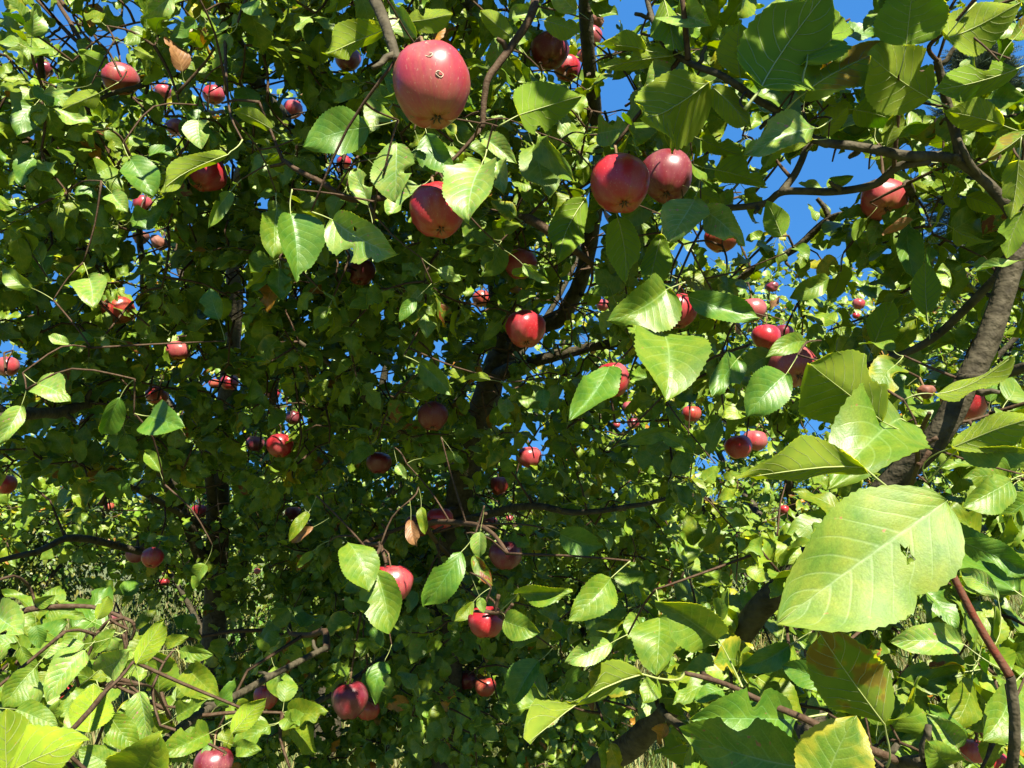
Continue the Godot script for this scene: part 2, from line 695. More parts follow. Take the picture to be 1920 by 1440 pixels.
func leaves_on(t: Dictionary, line: PackedVector3Array, from: float, step: float, size: float) -> void:
	var walked := 0.0
	var turn := rf(0, TAU)
	var total := 0.0
	for i in range(1, line.size()):
		total += line[i].distance_to(line[i - 1])
	var next := total * from
	for i in range(1, line.size()):
		var a := line[i - 1]
		var seg := line[i] - a
		var len := seg.length()
		var dir := seg / maxf(len, 0.0001)
		while next < walked + len:
			var p := a + dir * (next - walked)
			var many := 1 if rng.randf() < 0.25 else rng.randi_range(3, 6)
			for k in many:
				turn += 2.4 + rf(-0.4, 0.4)
				var side := dir.cross(Vector3(0.2, 1, 0.1)).normalized()
				var out := side * cos(turn) + side.cross(dir) * sin(turn)
				put_leaf(t, p, dir * rf(0.1, 0.7) + out * 0.9 + Vector3(0, rf(-0.45, 0.3), 0), size * rf(0.6, 1.15))
			next += step * rf(0.6, 1.5)
		walked += len
	var end := line[line.size() - 1]
	var d := (end - line[line.size() - 2]).normalized()
	for k in rng.randi_range(3, 5):
		put_leaf(t, end, d * 0.6 + rv() * 0.9 + Vector3(0, rf(-0.3, 0.2), 0), size * rf(0.55, 1.1))


func grow(t: Dictionary, where: Array, r: Vector3, count: int, size: float, shell := 0.0) -> void:
	# twigs out to places scattered through a part of the crown, each from the nearest wood there is
	var c := at(where[0], where[1], where[2])
	grow_at(t, c, r, count, size, shell)


func grow_at(t: Dictionary, c: Vector3, r: Vector3, count: int, size: float, shell := 0.0) -> void:
	var goals: Array = []
	for i in count:
		var v := rv()
		if shell > 0.0:
			v = v.normalized() * lerpf(v.length(), 1.0, shell)
		var g := c + v * r
		if g.y < 0.25:
			g.y = 0.25 + rf(0, 0.3)
		goals.append([g, nearest(t, g).distance_squared_to(g)])
	goals.sort_custom(func(a, b): return a[1] < b[1])
	for g in goals:
		var to: Vector3 = g[0]
		var from := nearest(t, to)
		var span := from.distance_to(to)
		if span < 0.05:
			continue
		var line := twig(t, from, to, clampf(0.0022 + span * 0.006, 0.0025, 0.012), 0.0016)
		for p in line:
			t.skel.append(p)
		leaves_on(t, line, maxf(0.15, 1.0 - 0.45 / span), 0.090 * size / 0.07, size)


func hero(t: Dictionary, bx: float, by: float, bd: float, tx: float, ty: float, td: float, width: float, roll: float, fold: float, curl: float, tone: int, more := {}) -> void:
	# one large leaf from its base to its tip; roll 0 shows the upper face, 180 the underside
	var a := at(bx, by, bd)
	var rough_len := a.distance_to(at(tx, ty, td))
	var near := bd < 0.62
	var b := at(tx, ty, td + (0.0 if near else rf(-0.38, 0.30) * rough_len))
	if not near:
		roll += rf(-22, 22)
		fold += rf(0.05, 0.35)
		curl += rf(-0.1, 0.7)
	var L := a.distance_to(b) * (1.0 + 0.04 * curl * curl)
	var y := (b - a).normalized()
	var y_rot := y.rotated(y.cross((CAM - a).normalized()).normalized(), 0.0)
	var z := CAM - (a + b) * 0.5
	z = (z - y * z.dot(y)).normalized().rotated(y, deg_to_rad(roll))
	y_rot = y.rotated(y.cross(z).normalized(), curl * 0.5)
	z = z.rotated(y.cross(z).normalized(), curl * 0.5)
	y = y_rot
	var basis := Basis(y.cross(z), y, z)
	var o := {"rows": 40, "cols": 5, "L": L, "W": width * rf(0.37, 0.47), "fold": fold, "curl": curl, "twist": 0.0 if near else rf(-0.25, 0.25), "ragged": 0.15, "wave": rf(0.03, 0.075), "sway": rf(-0.22, 0.22), "lop": rf(-0.12, 0.12), "phase": rf(0, 6), "teeth": 0.035, "P": 0.0, "wide": rf(0.66, 1.08)}
	if not near and rng.randf() < 0.55:
		o.bites = [[1.0 if rng.randf() < 0.5 else -1.0, rf(0.25, 0.9), rf(0.05, 0.15), rf(0.25, 0.75)]]
	for k in more:
		if k != "root" and k != "hang":
			o[k] = more[k]
	var from := a
	if more.has("root"):
		from = at(more.root[0], more.root[1], more.root[2])
	else:
		var out := (a - b).normalized() * 0.028 + rv() * 0.008
		from = a + out
	o.root = basis.transposed() * (from - a)
	var m := leaf_mesh(o)
	var n := put(t.node, "leaf", m)
	n.transform = Transform3D(basis, a - t.base)
	n.set_surface_override_material(0, M.tone[tone])
	if tone == 6:
		n.set_surface_override_material(1, M.under_dead)
	t.heroes += 1
	# a twig to hold it
	var hold := nearest(t, from)
	if hold.distance_to(from) > 0.012:
		var line := twig(t, hold, from, clampf(0.0012 + hold.distance_to(from) * 0.004, 0.0014, 0.0035), 0.0011, more.has("hang"))
		for p in line:
			t.skel.append(p)


func finish_trees() -> void:
	# which leaves show largest: those become parts of their tree, the rest one mass of foliage on each tree
	var all: Array = []
	for ti in trees.size():
		var t: Dictionary = trees[ti]
		for i in t.leaves.size():
			var x: Transform3D = t.leaves[i][0]
			var s := seen_at(x.origin + x.basis.y * 0.8)
			if s.z > 0.05:
				all.append([s.z, s.x, s.y, x.basis.y.length(), ti, i])
	all.sort_custom(func(a, b): return a[0] < b[0])
	var w := 384
	var h := 288
	var taken := PackedByteArray()
	taken.resize(w * h)
	var counts: Array = []
	for t in trees:
		counts.append([])
	for e in all:
		var r: float = 0.36 * e[3] * F / e[0] / 5.0
		var cx: float = e[1] / 5.0
		var cy: float = e[2] / 5.0
		if cx < -r or cy < -r or cx > w + r or cy > h + r:
			continue
		var n := 0
		for yy in range(maxi(0, int(cy - r)), mini(h, int(cy + r) + 1)):
			for xx in range(maxi(0, int(cx - r)), mini(w, int(cx + r) + 1)):
				if taken[yy * w + xx] == 0:
					taken[yy * w + xx] = 1
					n += 1
		if n > 0:
			counts[e[4]].append([n, e[5], e[0]])
	for ti in trees.size():
		var t: Dictionary = trees[ti]
		var c: Array = counts[ti]
		c.sort_custom(func(a, b): return a[0] > b[0])
		var single := {}
		for k in mini(c.size(), 300 - t.heroes):
			single[c[k][1]] = true
		var batches := {}
		for i in t.leaves.size():
			var e: Array = t.leaves[i]
			var x: Transform3D = e[0]
			x.origin -= t.base
			var d: float = (e[0].origin - CAM).length()
			var fine := "near" if d < 1.7 else ("mid" if d < 3.6 else "far")
			if single.has(i):
				var q := "near" if d < 1.7 else "mid"
				var o := put(t.node, "leaf", leaf_kinds[q][e[1]])
				o.transform = x
				o.set_surface_override_material(0, M.tone[tone_of(e[2])])
				if e[2] >= 0.996:
					o.set_surface_override_material(1, M.under_dead)
			else:
				var key := fine + str(e[1] % leaf_kinds[fine].size())
				if not batches.has(key):
					batches[key] = [leaf_kinds[fine][e[1] % leaf_kinds[fine].size()], [], []]
				batches[key][1].append(x)
				batches[key][2].append(tint_of(e[2]))
		var top: Node = null
		for key in batches:
			var mm := MultiMesh.new()
			mm.transform_format = MultiMesh.TRANSFORM_3D
			mm.use_colors = true
			mm.mesh = batches[key][0]
			mm.instance_count = batches[key][1].size()
			for i in batches[key][1].size():
				mm.set_instance_transform(i, batches[key][1][i])
				mm.set_instance_color(i, batches[key][2][i])
			var mi := MultiMeshInstance3D.new()
			mi.name = "foliage"
			mi.multimesh = mm
			mi.set_meta("kind", "stuff")
			if top == null:
				t.node.add_child(mi, true)
				top = mi
			else:
				top.add_child(mi, true)
		if t.n_tw:
			var tw := put(t.node, "twigs", done(t.twigs), M.twig)
			tw.set_meta("kind", "stuff")
		print(t.node.name, " leaves ", t.leaves.size(), " heroes ", t.heroes, " single ", single.size(), " skel ", t.skel.size())


func tone_of(k: float) -> int:
	if k < 0.46:
		return 0
	if k < 0.62:
		return 1
	if k < 0.76:
		return 2
	if k < 0.86:
		return 3
	if k < 0.94:
		return 7
	if k < 0.97:
		return 5
	if k < 0.996:
		return 4
	return 6


func tint_of(k: float) -> Color:
	# linear factors on the leaf's own colour
	var v := fmod(k * 37.0, 1.0)
	if k > 0.985:
		return Color(2.6, 0.75, 0.9)
	if k > 0.96:
		return Color(2.3, 1.35, 0.6)
	if k > 0.80:
		return Color(1.35, 1.2, 1.9) * (0.9 + 0.3 * v)
	if k > 0.6:
		return Color(0.82, 0.92, 0.80) * (0.85 + 0.45 * v)
	if k > 0.42:
		return Color(1.35, 1.15, 0.75) * (0.9 + 0.25 * v)
	return Color(1.10, 1.06, 0.85) * (0.85 + 0.45 * v)


# ------------------------------------------------------------------ apples
func apple_mesh(tall: float, lumps: float, seed_: float) -> ArrayMesh:
	var st := started()
	st.set_smooth_group(0)
	var nu := 28
	var nv := 20
	var pts: Array = []
	for j in nv + 1:
		var v := float(j) / nv
		var ring: Array = []
		for i in nu + 1:
			var a := TAU * i / nu
			var th := v * PI
			var r := sin(th)
			var y := cos(th)
			# hollows at the stalk and at the eye, shoulders above, a little narrower below
			r *= 1.0 + 0.10 * y - 0.03 * y * y
			y = y * 0.98 - 0.30 * exp(-pow(th / 0.34, 2.0)) + 0.20 * exp(-pow((PI - th) / 0.30, 2.0))
			y += 0.030 * cos(a * 5.0 + seed_) * smoothstep(0.60, 0.95, v) * -1.0
			var q := 1.0 + 0.020 * cos(a * 5.0 + seed_) * sin(th) + lumps * nz.get_noise_3d(cos(a) * 60.0 * r + seed_ * 50.0, y * 60.0, sin(a) * 60.0 * r)
			q += 0.055 * cos(a + seed_) * sin(th) + 0.03 * cos(a * 2.0 + seed_ * 3.0) * sin(th)
			for dent in 2:
				var da := seed_ * 2.3 + dent * 2.1
				var dv := Vector3(cos(da) * 0.9, 0.15 + 0.4 * sin(seed_ * 5.0 + dent * 3.0), sin(da) * 0.9).normalized()
				q -= (0.09 if lumps > 0.11 else 0.035) * exp(-pow(Vector3(cos(a) * sin(th), cos(th), sin(a) * sin(th)).distance_to(dv) / 0.34, 2.0))
			ring.append(Vector3(cos(a) * r * q, y * tall * (1.0 + 0.5 * (q - 1.0)), sin(a) * r * q))
		pts.append(ring)
	for j in nv:
		for i in nu:
			for k in [[j, i], [j, i + 1], [j + 1, i], [j, i + 1], [j + 1, i + 1], [j + 1, i]]:
				st.set_uv(Vector2(float(k[1]) / nu, float(k[0]) / nv))
				st.set_normal((pts[k[0]][k[1]] as Vector3).normalized())
				st.add_vertex(pts[k[0]][k[1]])
	st.generate_normals()
	st.index()
	return st.commit()


var apple_kinds: Array = []
var calyx_mesh: ArrayMesh


func make_apple_kinds() -> void:
	for k in 6:
		apple_kinds.append(apple_mesh([0.92, 1.09, 0.97, 0.88, 1.12, 0.84][k], [0.10, 0.08, 0.16, 0.12, 0.08, 0.30][k], k * 1.7))
	var st := started()
	for k in 5:
		var a := TAU * k / 5.0
		var out := Vector3(cos(a), 0, sin(a))
		tube(st, PackedVector3Array([out * 0.03 + Vector3(0, 0.06, 0), out * 0.09 + Vector3(0, 0.0, 0), out * 0.10 + Vector3(0, -0.07, 0), out * 0.17 + Vector3(0, -0.10, 0)]), 0.045, 0.008, 5)
	tube(st, PackedVector3Array([Vector3(0, 0.08, 0), Vector3(0, -0.005, 0)]), 0.11, 0.08, 8)
	calyx_mesh = done(st)


func apple(t: Dictionary, px: float, py: float, wide: float, diameter: float, kind: String, shape: int, lean: Vector2, label: String, group := "") -> Node3D:
	# wide: its width in the photograph's pixels; with its real diameter that gives the distance.
	# lean: how far its eye (the lower end) is swung out of the plumb line, in degrees, to the right and towards the viewer
	var d := diameter * F / wide
	var c := at(px, py, d)
	var r := diameter * 0.5
	var o := Node3D.new()
	o.name = "apple"
	add_child(o, true)
	var b := Basis(Vector3(0, 0, 1), deg_to_rad(lean.x)) * Basis(Vector3(1, 0, 0), deg_to_rad(-lean.y)) * Basis(Vector3.UP, px * 0.7 + py * 0.3)
	var tall: float = [0.92, 1.09, 0.97, 0.88, 1.12, 0.84][shape]
	o.transform = Transform3D(b, c)
	tag(o, label, "apple", group if group else "apples hanging in the trees")
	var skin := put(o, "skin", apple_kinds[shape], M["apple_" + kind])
	skin.scale = Vector3.ONE * r
	var eye := put(o, "calyx", calyx_mesh, M.calyx)
	eye.scale = Vector3.ONE * r
	eye.position = Vector3(0, -0.80 * tall * r, 0)
	var st := started()
	var top := Vector3(rf(-0.3, 0.3) * r, tall * r + 0.016, rf(-0.3, 0.3) * r)
	tube(st, PackedVector3Array([Vector3(0, 0.62 * tall * r, 0), Vector3(0, 0.8 * tall * r, 0), top * 0.8 + Vector3(0, 0.1 * r, 0), top]), 0.0016, 0.0019, 6)
	put(o, "stalk", done(st), M.apple_stalk)
	var hold := c + b * top
	var from := nearest(t, hold)
	if from.distance_to(hold) > 0.008:
		var line := twig(t, from, hold, clampf(0.0022 + from.distance_to(hold) * 0.007, 0.0025, 0.007), 0.0022)
		for p in line:
			t.skel.append(p)
		if from.distance_to(hold) > 0.08:
			leaves_on(t, line, 0.3, 0.07, 0.062)
	open_lane(px, py, wide * 0.50, wide * 0.50 * maxf(1.0, tall), d - r)
	return o


func scar(o: Node3D, dir: Vector3, size: float, tall: float, r: float) -> void:
	# a healed insect hole: a pale corky rim round a dark hollow
	var n := (o.transform.basis.transposed() * dir).normalized()
	var p := n * r
	var most := -1.0
	var skin: MeshInstance3D = o.get_node("skin")
	for q in (skin.mesh.surface_get_arrays(0)[Mesh.ARRAY_VERTEX] as PackedVector3Array):
		if q.normalized().dot(n) > most:
			most = q.normalized().dot(n)
			p = q * r
	var x := n.cross(Vector3(0.1, 1, 0.2)).normalized()
	var y := x.cross(n)
	var st := started()
	var ring := PackedVector3Array()
	for k in 13:
		var a := TAU * k / 12.0
		ring.append(p + (x * cos(a) * 1.0 + y * sin(a) * (0.75 + 0.2 * sin(a * 2.0))) * size)
	tube(st, ring, size * 0.20, size * 0.16, 6, 0.2)
	var rim := put(o, "insect_hole", done(st), M.scar)
	var sh := started()
	tube(sh, PackedVector3Array([p - n * size * 0.5, p + n * size * 0.10]), size * 0.98, size * 0.90, 9)
	put(rim, "hollow", done(sh), M.hollow)


# ------------------------------------------------------------------ the ground, shrubs, far trees
func make_ground() -> void:
	var st := started()
	var n := 60
	var pts: Array = []
	for j in n + 1:
		var line: Array = []
		for i in n + 1:
			var u := (float(i) / n - 0.5) * 2.0
			var v := (float(j) / n - 0.5) * 2.0
			var x := 150.0 * u * absf(u)
			var z := 150.0 * v * absf(v)
			line.append(Vector3(x, 0.10 * nz.get_noise_2d(x * 14.0, z * 14.0) - 0.02, z))
		pts.append(line)
	st.set_smooth_group(0)
	for j in n:
		for i in n:
			for k in [[j, i], [j, i + 1], [j + 1, i], [j, i + 1], [j + 1, i + 1], [j + 1, i]]:
				st.add_vertex(pts[k[0]][k[1]])
	var m := StandardMaterial3D.new()
	m.resource_name = "meadow"
	m.albedo_texture = noise_tex(0.03, [lin(0.045, 0.060, 0.014), lin(0.080, 0.10, 0.025), lin(0.12, 0.115, 0.045)], 9)
	m.uv1_triplanar = true
	m.uv1_world_triplanar = true
	m.uv1_scale = Vector3.ONE * 0.7
	m.roughness = 0.95
	var g := put(self, "ground", done(st), m)
	tag(g, "sunlit meadow ground under and behind the apple trees", "", "", "structure")
	# grass: tufts of bent blades
	var tuft := started()
	for k in 9:
		var a := rf(0, TAU)
		var out := Vector3(cos(a), 0, sin(a))
		var side := Vector3(-out.z, 0, out.x) * 0.004
		var base := out * rf(0.0, 0.03)
		var hgt := rf(0.10, 0.22)
		var p1 := base + Vector3(0, hgt * 0.6, 0) + out * hgt * 0.2
		var p2 := base + Vector3(0, hgt, 0) + out * hgt * rf(0.35, 0.7)
		for v in [base - side, p1 - side * 0.8, base + side, base + side, p1 - side * 0.8, p1 + side * 0.8, p1 - side * 0.8, p2, p1 + side * 0.8]:
			tuft.add_vertex(v)
	var gm := StandardMaterial3D.new()
	gm.resource_name = "grass_blade"
	gm.albedo_color = lin(0.14, 0.17, 0.045)
	gm.vertex_color_use_as_albedo = true
	gm.roughness = 0.6
	gm.backlight_enabled = true
	gm.backlight = Color(0.8, 0.8, 0.4)
	var tm := done(tuft)
	tm.surface_set_material(0, gm)
	var mm := MultiMesh.new()
	mm.transform_format = MultiMesh.TRANSFORM_3D
	mm.use_colors = true
	mm.mesh = tm
	mm.instance_count = 26000
	for i in 26000:
		var d := 2.2 + 11.0 * sqrt(rng.randf())
		var x := rf(-0.85, 0.85) * d
		mm.set_instance_transform(i, Transform3D(Basis(Vector3.UP, rf(0, TAU)).scaled(Vector3.ONE * rf(0.6, 1.5)), Vector3(x, 0.0, -d)))
		mm.set_instance_color(i, Color(rf(0.7, 1.5), rf(0.8, 1.2), rf(0.6, 1.2)))
	var mi := MultiMeshInstance3D.new()
	mi.name = "grass"
	mi.multimesh = mm
	add_child(mi)
	tag(mi, "rough uncut meadow grass growing under the apple trees", "grass", "", "stuff")


func small_leaf_cloud(parent: Node3D, called: String, c: Array, each: int, leaf: float, tint: Color, seed_tint := 0.35) -> void:
	# the crown of a shrub or far tree: leaf-sized faces through a set of lobes
	var mm := MultiMesh.new()
	mm.transform_format = MultiMesh.TRANSFORM_3D
	mm.use_colors = true
	mm.mesh = leaf_kinds.far[rng.randi() % 6]
	var xf: Array = []
	for lobe in c:
		for i in int(each * lobe[1].length()):
			var v := rv()
			v = v.normalized() * lerpf(v.length(), 1.0, 0.45)
			var p: Vector3 = lobe[0] + v * lobe[1]
			if nz.get_noise_3dv(p * 120.0) < -0.22 or p.y < 0.1:
				continue
			var dir := (v * 0.6 + rv() * 0.9 + Vector3(0, -0.25, 0)).normalized()
			var up := Vector3.UP + sun_to * 0.4 + rv() * 0.9
			var z := (up - dir * up.dot(dir)).normalized()
			xf.append(Transform3D(Basis(dir.cross(z), dir, z).scaled_local(Vector3.ONE * leaf * rf(0.6, 1.3)), p))
	mm.instance_count = xf.size()
	for i in xf.size():
		mm.set_instance_transform(i, xf[i])
		mm.set_instance_color(i, Color(tint.r * rf(1.0 - seed_tint, 1.0 + seed_tint), tint.g * rf(1.0 - seed_tint * 0.6, 1.0 + seed_tint * 0.6), tint.b))
	var mi := MultiMeshInstance3D.new()
	mi.name = called
	mi.multimesh = mm
	mi.set_meta("kind", "stuff")
	parent.add_child(mi, true)


func shrub(px: float, d: float, tall: float, half: float, leaf: float, each: int, tint: Color, label: String) -> void:
	var base := on_ground(px, d)
	var n := Node3D.new()
	n.name = "shrub"
	n.position = base
	add_child(n, true)
	tag(n, label, "shrub", "shrubs behind the apple trees")
	var lobes: Array = []
	for k in 7:
		var c := Vector3(rf(-0.6, 0.6) * half, tall * rf(0.3, 0.72), rf(-0.4, 0.4) * half)
		lobes.append([c, Vector3(half * rf(0.35, 0.6), tall * rf(0.22, 0.36), half * rf(0.35, 0.6))])
		var st := started()
		tube(st, smooth_line([Vector3(rf(-0.1, 0.1), 0, rf(-0.1, 0.1)), c * Vector3(0.4, 0.5, 0.4) + rv() * 0.05, c, c + Vector3(rf(-0.3, 0.3), tall * 0.2, rf(-0.2, 0.2))], 4), 0.035, 0.006, 6, 0.1)
		put(n, "stem", done(st), M.bark)
	small_leaf_cloud(n, "crown", lobes, each, leaf, tint)


func make_background() -> void:
	shrub(60, 7.4, 2.3, 1.2, 0.060, 2000, Color(0.80, 0.72, 0.9), "olive green shrub behind the leaves at the far left")
	shrub(420, 8.2, 2.2, 1.3, 0.060, 2000, Color(0.75, 0.74, 0.9), "sunlit shrub behind the dark trunk of the left apple tree")
	shrub(760, 9.0, 2.3, 1.3, 0.060, 2000, Color(0.7, 0.72, 0.8), "shrub left of the forked trunk, low behind the middle apple tree")
	shrub(1120, 8.6, 2.2, 1.2, 0.060, 2000, Color(0.75, 0.75, 0.9), "shrub right of the forked trunk, low behind the middle apple tree")
	shrub(1500, 9.5, 2.6, 1.5, 0.060, 2000, Color(0.9, 0.9, 1.0), "shrub behind the small fruited apple tree at the right")
	# the conifer
	var base := on_ground(1900, 15.0)
	var n := Node3D.new()
	n.name = "conifer"
	n.position = base
	add_child(n, true)
	tag(n, "tall dark blue green conifer standing behind the apple trees at right", "conifer")
	var top := 10.6
	var st := started()
	tube(st, PackedVector3Array([Vector3.ZERO, Vector3(0.05, 3, 0), Vector3(0, 7, 0.05), Vector3(0, top, 0)]), 0.22, 0.02, 9, 0.1)
	put(n, "trunk", done(st), M.bark)
	# a spray: a twig with needles on both sides
	var sp := started()
	for k in 22:
		var y := 0.02 + k * 0.016
		for s in [-1.0, 1.0]:
			var len := 0.085 * (1.0 - k / 30.0)
			var b := Vector3(0, y, 0)
			var tip := Vector3(s * len * 0.85, y + len * 0.6, rf(-0.02, 0.03))
			for v in [b + Vector3(0, -0.006, 0), tip, b + Vector3(0, 0.006, 0)]:
				sp.add_vertex(v)
	tube(sp, PackedVector3Array([Vector3.ZERO, Vector3(0, 0.2, 0), Vector3(0, 0.38, 0)]), 0.006, 0.003, 3)
	var nm := StandardMaterial3D.new()
	nm.resource_name = "needles"
	nm.albedo_color = lin(0.075, 0.105, 0.062)
	nm.vertex_color_use_as_albedo = true
	nm.roughness = 0.5
	var spray := done(sp)
	spray.surface_set_material(0, nm)
	var xf: Array = []
	for k in 46:
		var y := 1.2 + (top - 1.3) * k / 46.0
		var reach := lerpf(2.7, 0.3, pow(y / top, 1.3)) * rf(0.8, 1.1)
		for a0 in 5:
			var a := k * 1.1 + a0 * TAU / 5.0 + rf(-0.2, 0.2)
			var out := Vector3(cos(a), 0, sin(a))
			var line := smooth_line([Vector3(0, y, 0), out * reach * 0.5 + Vector3(0, y + 0.02, 0), out * reach + Vector3(0, y - reach * 0.10, 0)], 5)
			var bs := started()
			tube(bs, line, 0.03, 0.006, 4)
			put(n, "branch", done(bs), M.bark)
			for i in range(2, line.size()):
				for q in 7:
					var dir := (out * rf(0.2, 1.0) + Vector3(-out.z, 0, out.x) * rf(-1.0, 1.0) + Vector3(0, rf(-0.35, 0.3), 0)).normalized()
					var z := (Vector3.UP + rv() * 0.4)
					z = (z - dir * z.dot(dir)).normalized()
					xf.append(Transform3D(Basis(dir.cross(z), dir, z).scaled_local(Vector3.ONE * rf(0.6, 1.2)), line[i] + rv() * 0.10))
	var mm := MultiMesh.new()
	mm.transform_format = MultiMesh.TRANSFORM_3D
	mm.use_colors = true
	mm.mesh = spray
	mm.instance_count = xf.size()
	for i in xf.size():
		mm.set_instance_transform(i, xf[i])
		var q := rf(0.6, 1.5)
		mm.set_instance_color(i, Color(q, q, q * rf(0.8, 1.1)))
	var mi := MultiMeshInstance3D.new()
	mi.name = "crown"
	mi.multimesh = mm
	mi.set_meta("kind", "stuff")
	n.add_child(mi)


# ------------------------------------------------------------------ the orchard
var hero_list: Array = []
var apple_list: Array = []


func h(t: Dictionary, bx: float, by: float, bd: float, tx: float, ty: float, td: float, width: float, roll: float, fold: float, curl: float, tone: int, more := {}) -> void:
	hero_list.append([t, bx, by, bd, tx, ty, td, width, roll, fold, curl, tone, more])
	var len := Vector2(bx - tx, by - ty).length() * 0.9
	open_lane(bx * 0.5 + tx * 0.5, by * 0.5 + ty * 0.5, len * 0.40, len * 0.40, minf(bd, td) - 0.02)


func a(t: Dictionary, px: float, py: float, wide: float, diameter: float, kind: String, shape: int, lx: float, ly: float, label: String) -> void:
	apple_list.append([t, px, py, wide, diameter, kind, shape, Vector2(lx, ly), label])
	var d := diameter * F / wide
	open_lane(px, py, wide * 0.5 + 9.0, wide * 0.52 + 9.0, d - diameter * 0.5)
	if kind != "dark" and rng.randf() < 0.8:
		sunlit.append(at(px, py, d) + Vector3(0.2, 0.6, 0.5) * diameter * 0.5)


func make_orchard() -> void:
	open_depth.resize(open_w * open_h)
	make_apple_kinds()
	var A := new_tree("apple_tree", "near apple tree whose long slanting limb crosses the right side", on_ground(1080, 1.95), "apple trees of the orchard")
	var B := new_tree("apple_tree", "apple tree with a dark forked trunk standing in the middle", on_ground(835, 2.75), "apple trees of the orchard")
	var C := new_tree("apple_tree", "shady apple tree with thin upright stems at left", on_ground(415, 3.3), "apple trees of the orchard")
	var I := new_tree("apple_tree", "apple tree reaching in with a low sunlit branch at the bottom left corner", on_ground(-700, 1.25), "apple trees of the orchard")
	var D := new_tree("apple_tree", "farther apple tree with small looking sunlit leaves behind the right limb", on_ground(1480, 5.0), "apple trees of the orchard")
	var E := new_tree("apple_tree", "apple tree standing behind the left and middle apple trees", on_ground(620, 5.2), "apple trees of the orchard")
	gaps()
	limbs(A, B, C, I, D, E)
	fruit(A, B, C, I, D, E)
	large_leaves(A, B, C, I)
	crowns(A, B, C, I, D, E)
	for e in apple_list:
		var o := apple(e[0], e[1], e[2], e[3], e[4], e[5], e[6], e[7], e[8])
		if e[1] == 813.0:
			scar(o, Vector3(-0.13, 0.33, 0.92), 0.0036, 1.06, 0.0375)
			scar(o, Vector3(0.30, -0.13, 0.96), 0.0034, 1.06, 0.0375)
			scar(o, Vector3(0.02, 0.67, 0.74), 0.0024, 1.06, 0.0375)
		elif e[1] == 820.0:
			scar(o, Vector3(0.39, 0.37, 0.87), 0.0026, 0.97, 0.0355)
			scar(o, Vector3(0.25, 0.06, 0.97), 0.0022, 0.97, 0.0355)
	for e in hero_list:
		hero(e[0], e[1], e[2], e[3], e[4], e[5], e[6], e[7], e[8], e[9], e[10], e[11], e[12])
	finish_trees()


func gaps() -> void:
	var far := 11.0
	open_lane(1595, 25, 52, 34, far)
	open_lane(1178, 165, 17, 52, far)
	open_lane(1215, 25, 36, 22, far)
	open_lane(1165, 205, 26, 20, far)
	open_lane(1372, 245, 16, 28, far)
	open_lane(1375, 300, 26, 12, far)
	open_lane(1400, 362, 24, 10, far)
	open_lane(1540, 335, 36, 26, far)
	open_lane(1490, 350, 30, 26, far)
	open_lane(1490, 415, 24, 34, far)
	open_lane(1575, 310, 46, 18, far)
	open_lane(1600, 335, 36, 16, far)
	open_lane(1245, 430, 14, 24, far)
	open_lane(1275, 465, 14, 22, far)
	open_lane(1725, 100, 18, 34, far)
	open_lane(1768, 100, 16, 12, far)
	open_lane(1740, 235, 10, 14, far)
	open_lane(1755, 400, 18, 14, far)
	open_lane(1840, 480, 26, 18, far)
	open_lane(1830, 110, 55, 40, 9.0)
	open_lane(1900, 90, 20, 40, 9.0)
	open_lane(125, 60, 22, 46, far)
	open_lane(190, 70, 22, 22, far)
	open_lane(248, 36, 15, 40, far)
	open_lane(345, 20, 14, 20, far)
	open_lane(515, 130, 11, 18, far)
	open_lane(125, 310, 14, 16, far)
	open_lane(440, 312, 14, 22, far)
	open_lane(495, 385, 14, 18, far)
	open_lane(755, 228, 14, 18, far)
	open_lane(700, 690, 16, 22, far)
	open_lane(722, 705, 14, 18, far)
	open_lane(720, 575, 10, 14, far)
	open_lane(335, 515, 16, 14, far)
	open_lane(550, 550, 20, 12, far)
	open_lane(270, 670, 12, 10, far)
	open_lane(365, 670, 10, 9, far)
	open_lane(320, 755, 9, 12, far)
	open_lane(1050, 270, 12, 14, far)
	open_lane(955, 355, 8, 22, far)
	open_lane(1425, 490, 14, 10, far)
	open_lane(1520, 500, 12, 12, far)


	for p in [[900, 765], [912, 735], [925, 705], [935, 675], [950, 650], [990, 625], [1030, 605], [1060, 580], [1080, 545], [1095, 500], [1108, 450]]:
		open_lane(p[0], p[1], 24, 26, 2.4)
	for p in [[1000, 680], [1045, 668], [1090, 656]]:
		open_lane(p[0], p[1], 24, 18, 2.1)
	for p in [[440, 520], [441, 560], [440, 600], [438, 640]]:
		open_lane(p[0], p[1], 16, 24, 2.7)
	for p in [[408, 930], [406, 980], [405, 1030]]:
		open_lane(p[0], p[1], 24, 30, 2.9)
	for p in [[420, 20], [445, 80], [470, 140], [490, 180], [510, 220]]:
		open_lane(p[0], p[1], 18, 24, 1.5)
	for p in [[880, 10], [880, 50], [882, 90]]:
		open_lane(p[0], p[1], 22, 24, 1.5)
	for p in [[1110, 150], [1114, 200], [1120, 250], [1124, 290], [1120, 340], [1118, 400]]:
		open_lane(p[0], p[1], 16, 28, 1.7)
	for p in [[1890, 500], [1880, 545], [1865, 595], [1845, 645], [1815, 700], [1780, 770], [1745, 820], [1710, 870]]:
		open_lane(p[0], p[1], 34, 34, 0.96)
	for p in [[1425, 1150], [1400, 1180]]:
		open_lane(p[0], p[1], 28, 28, 1.1)


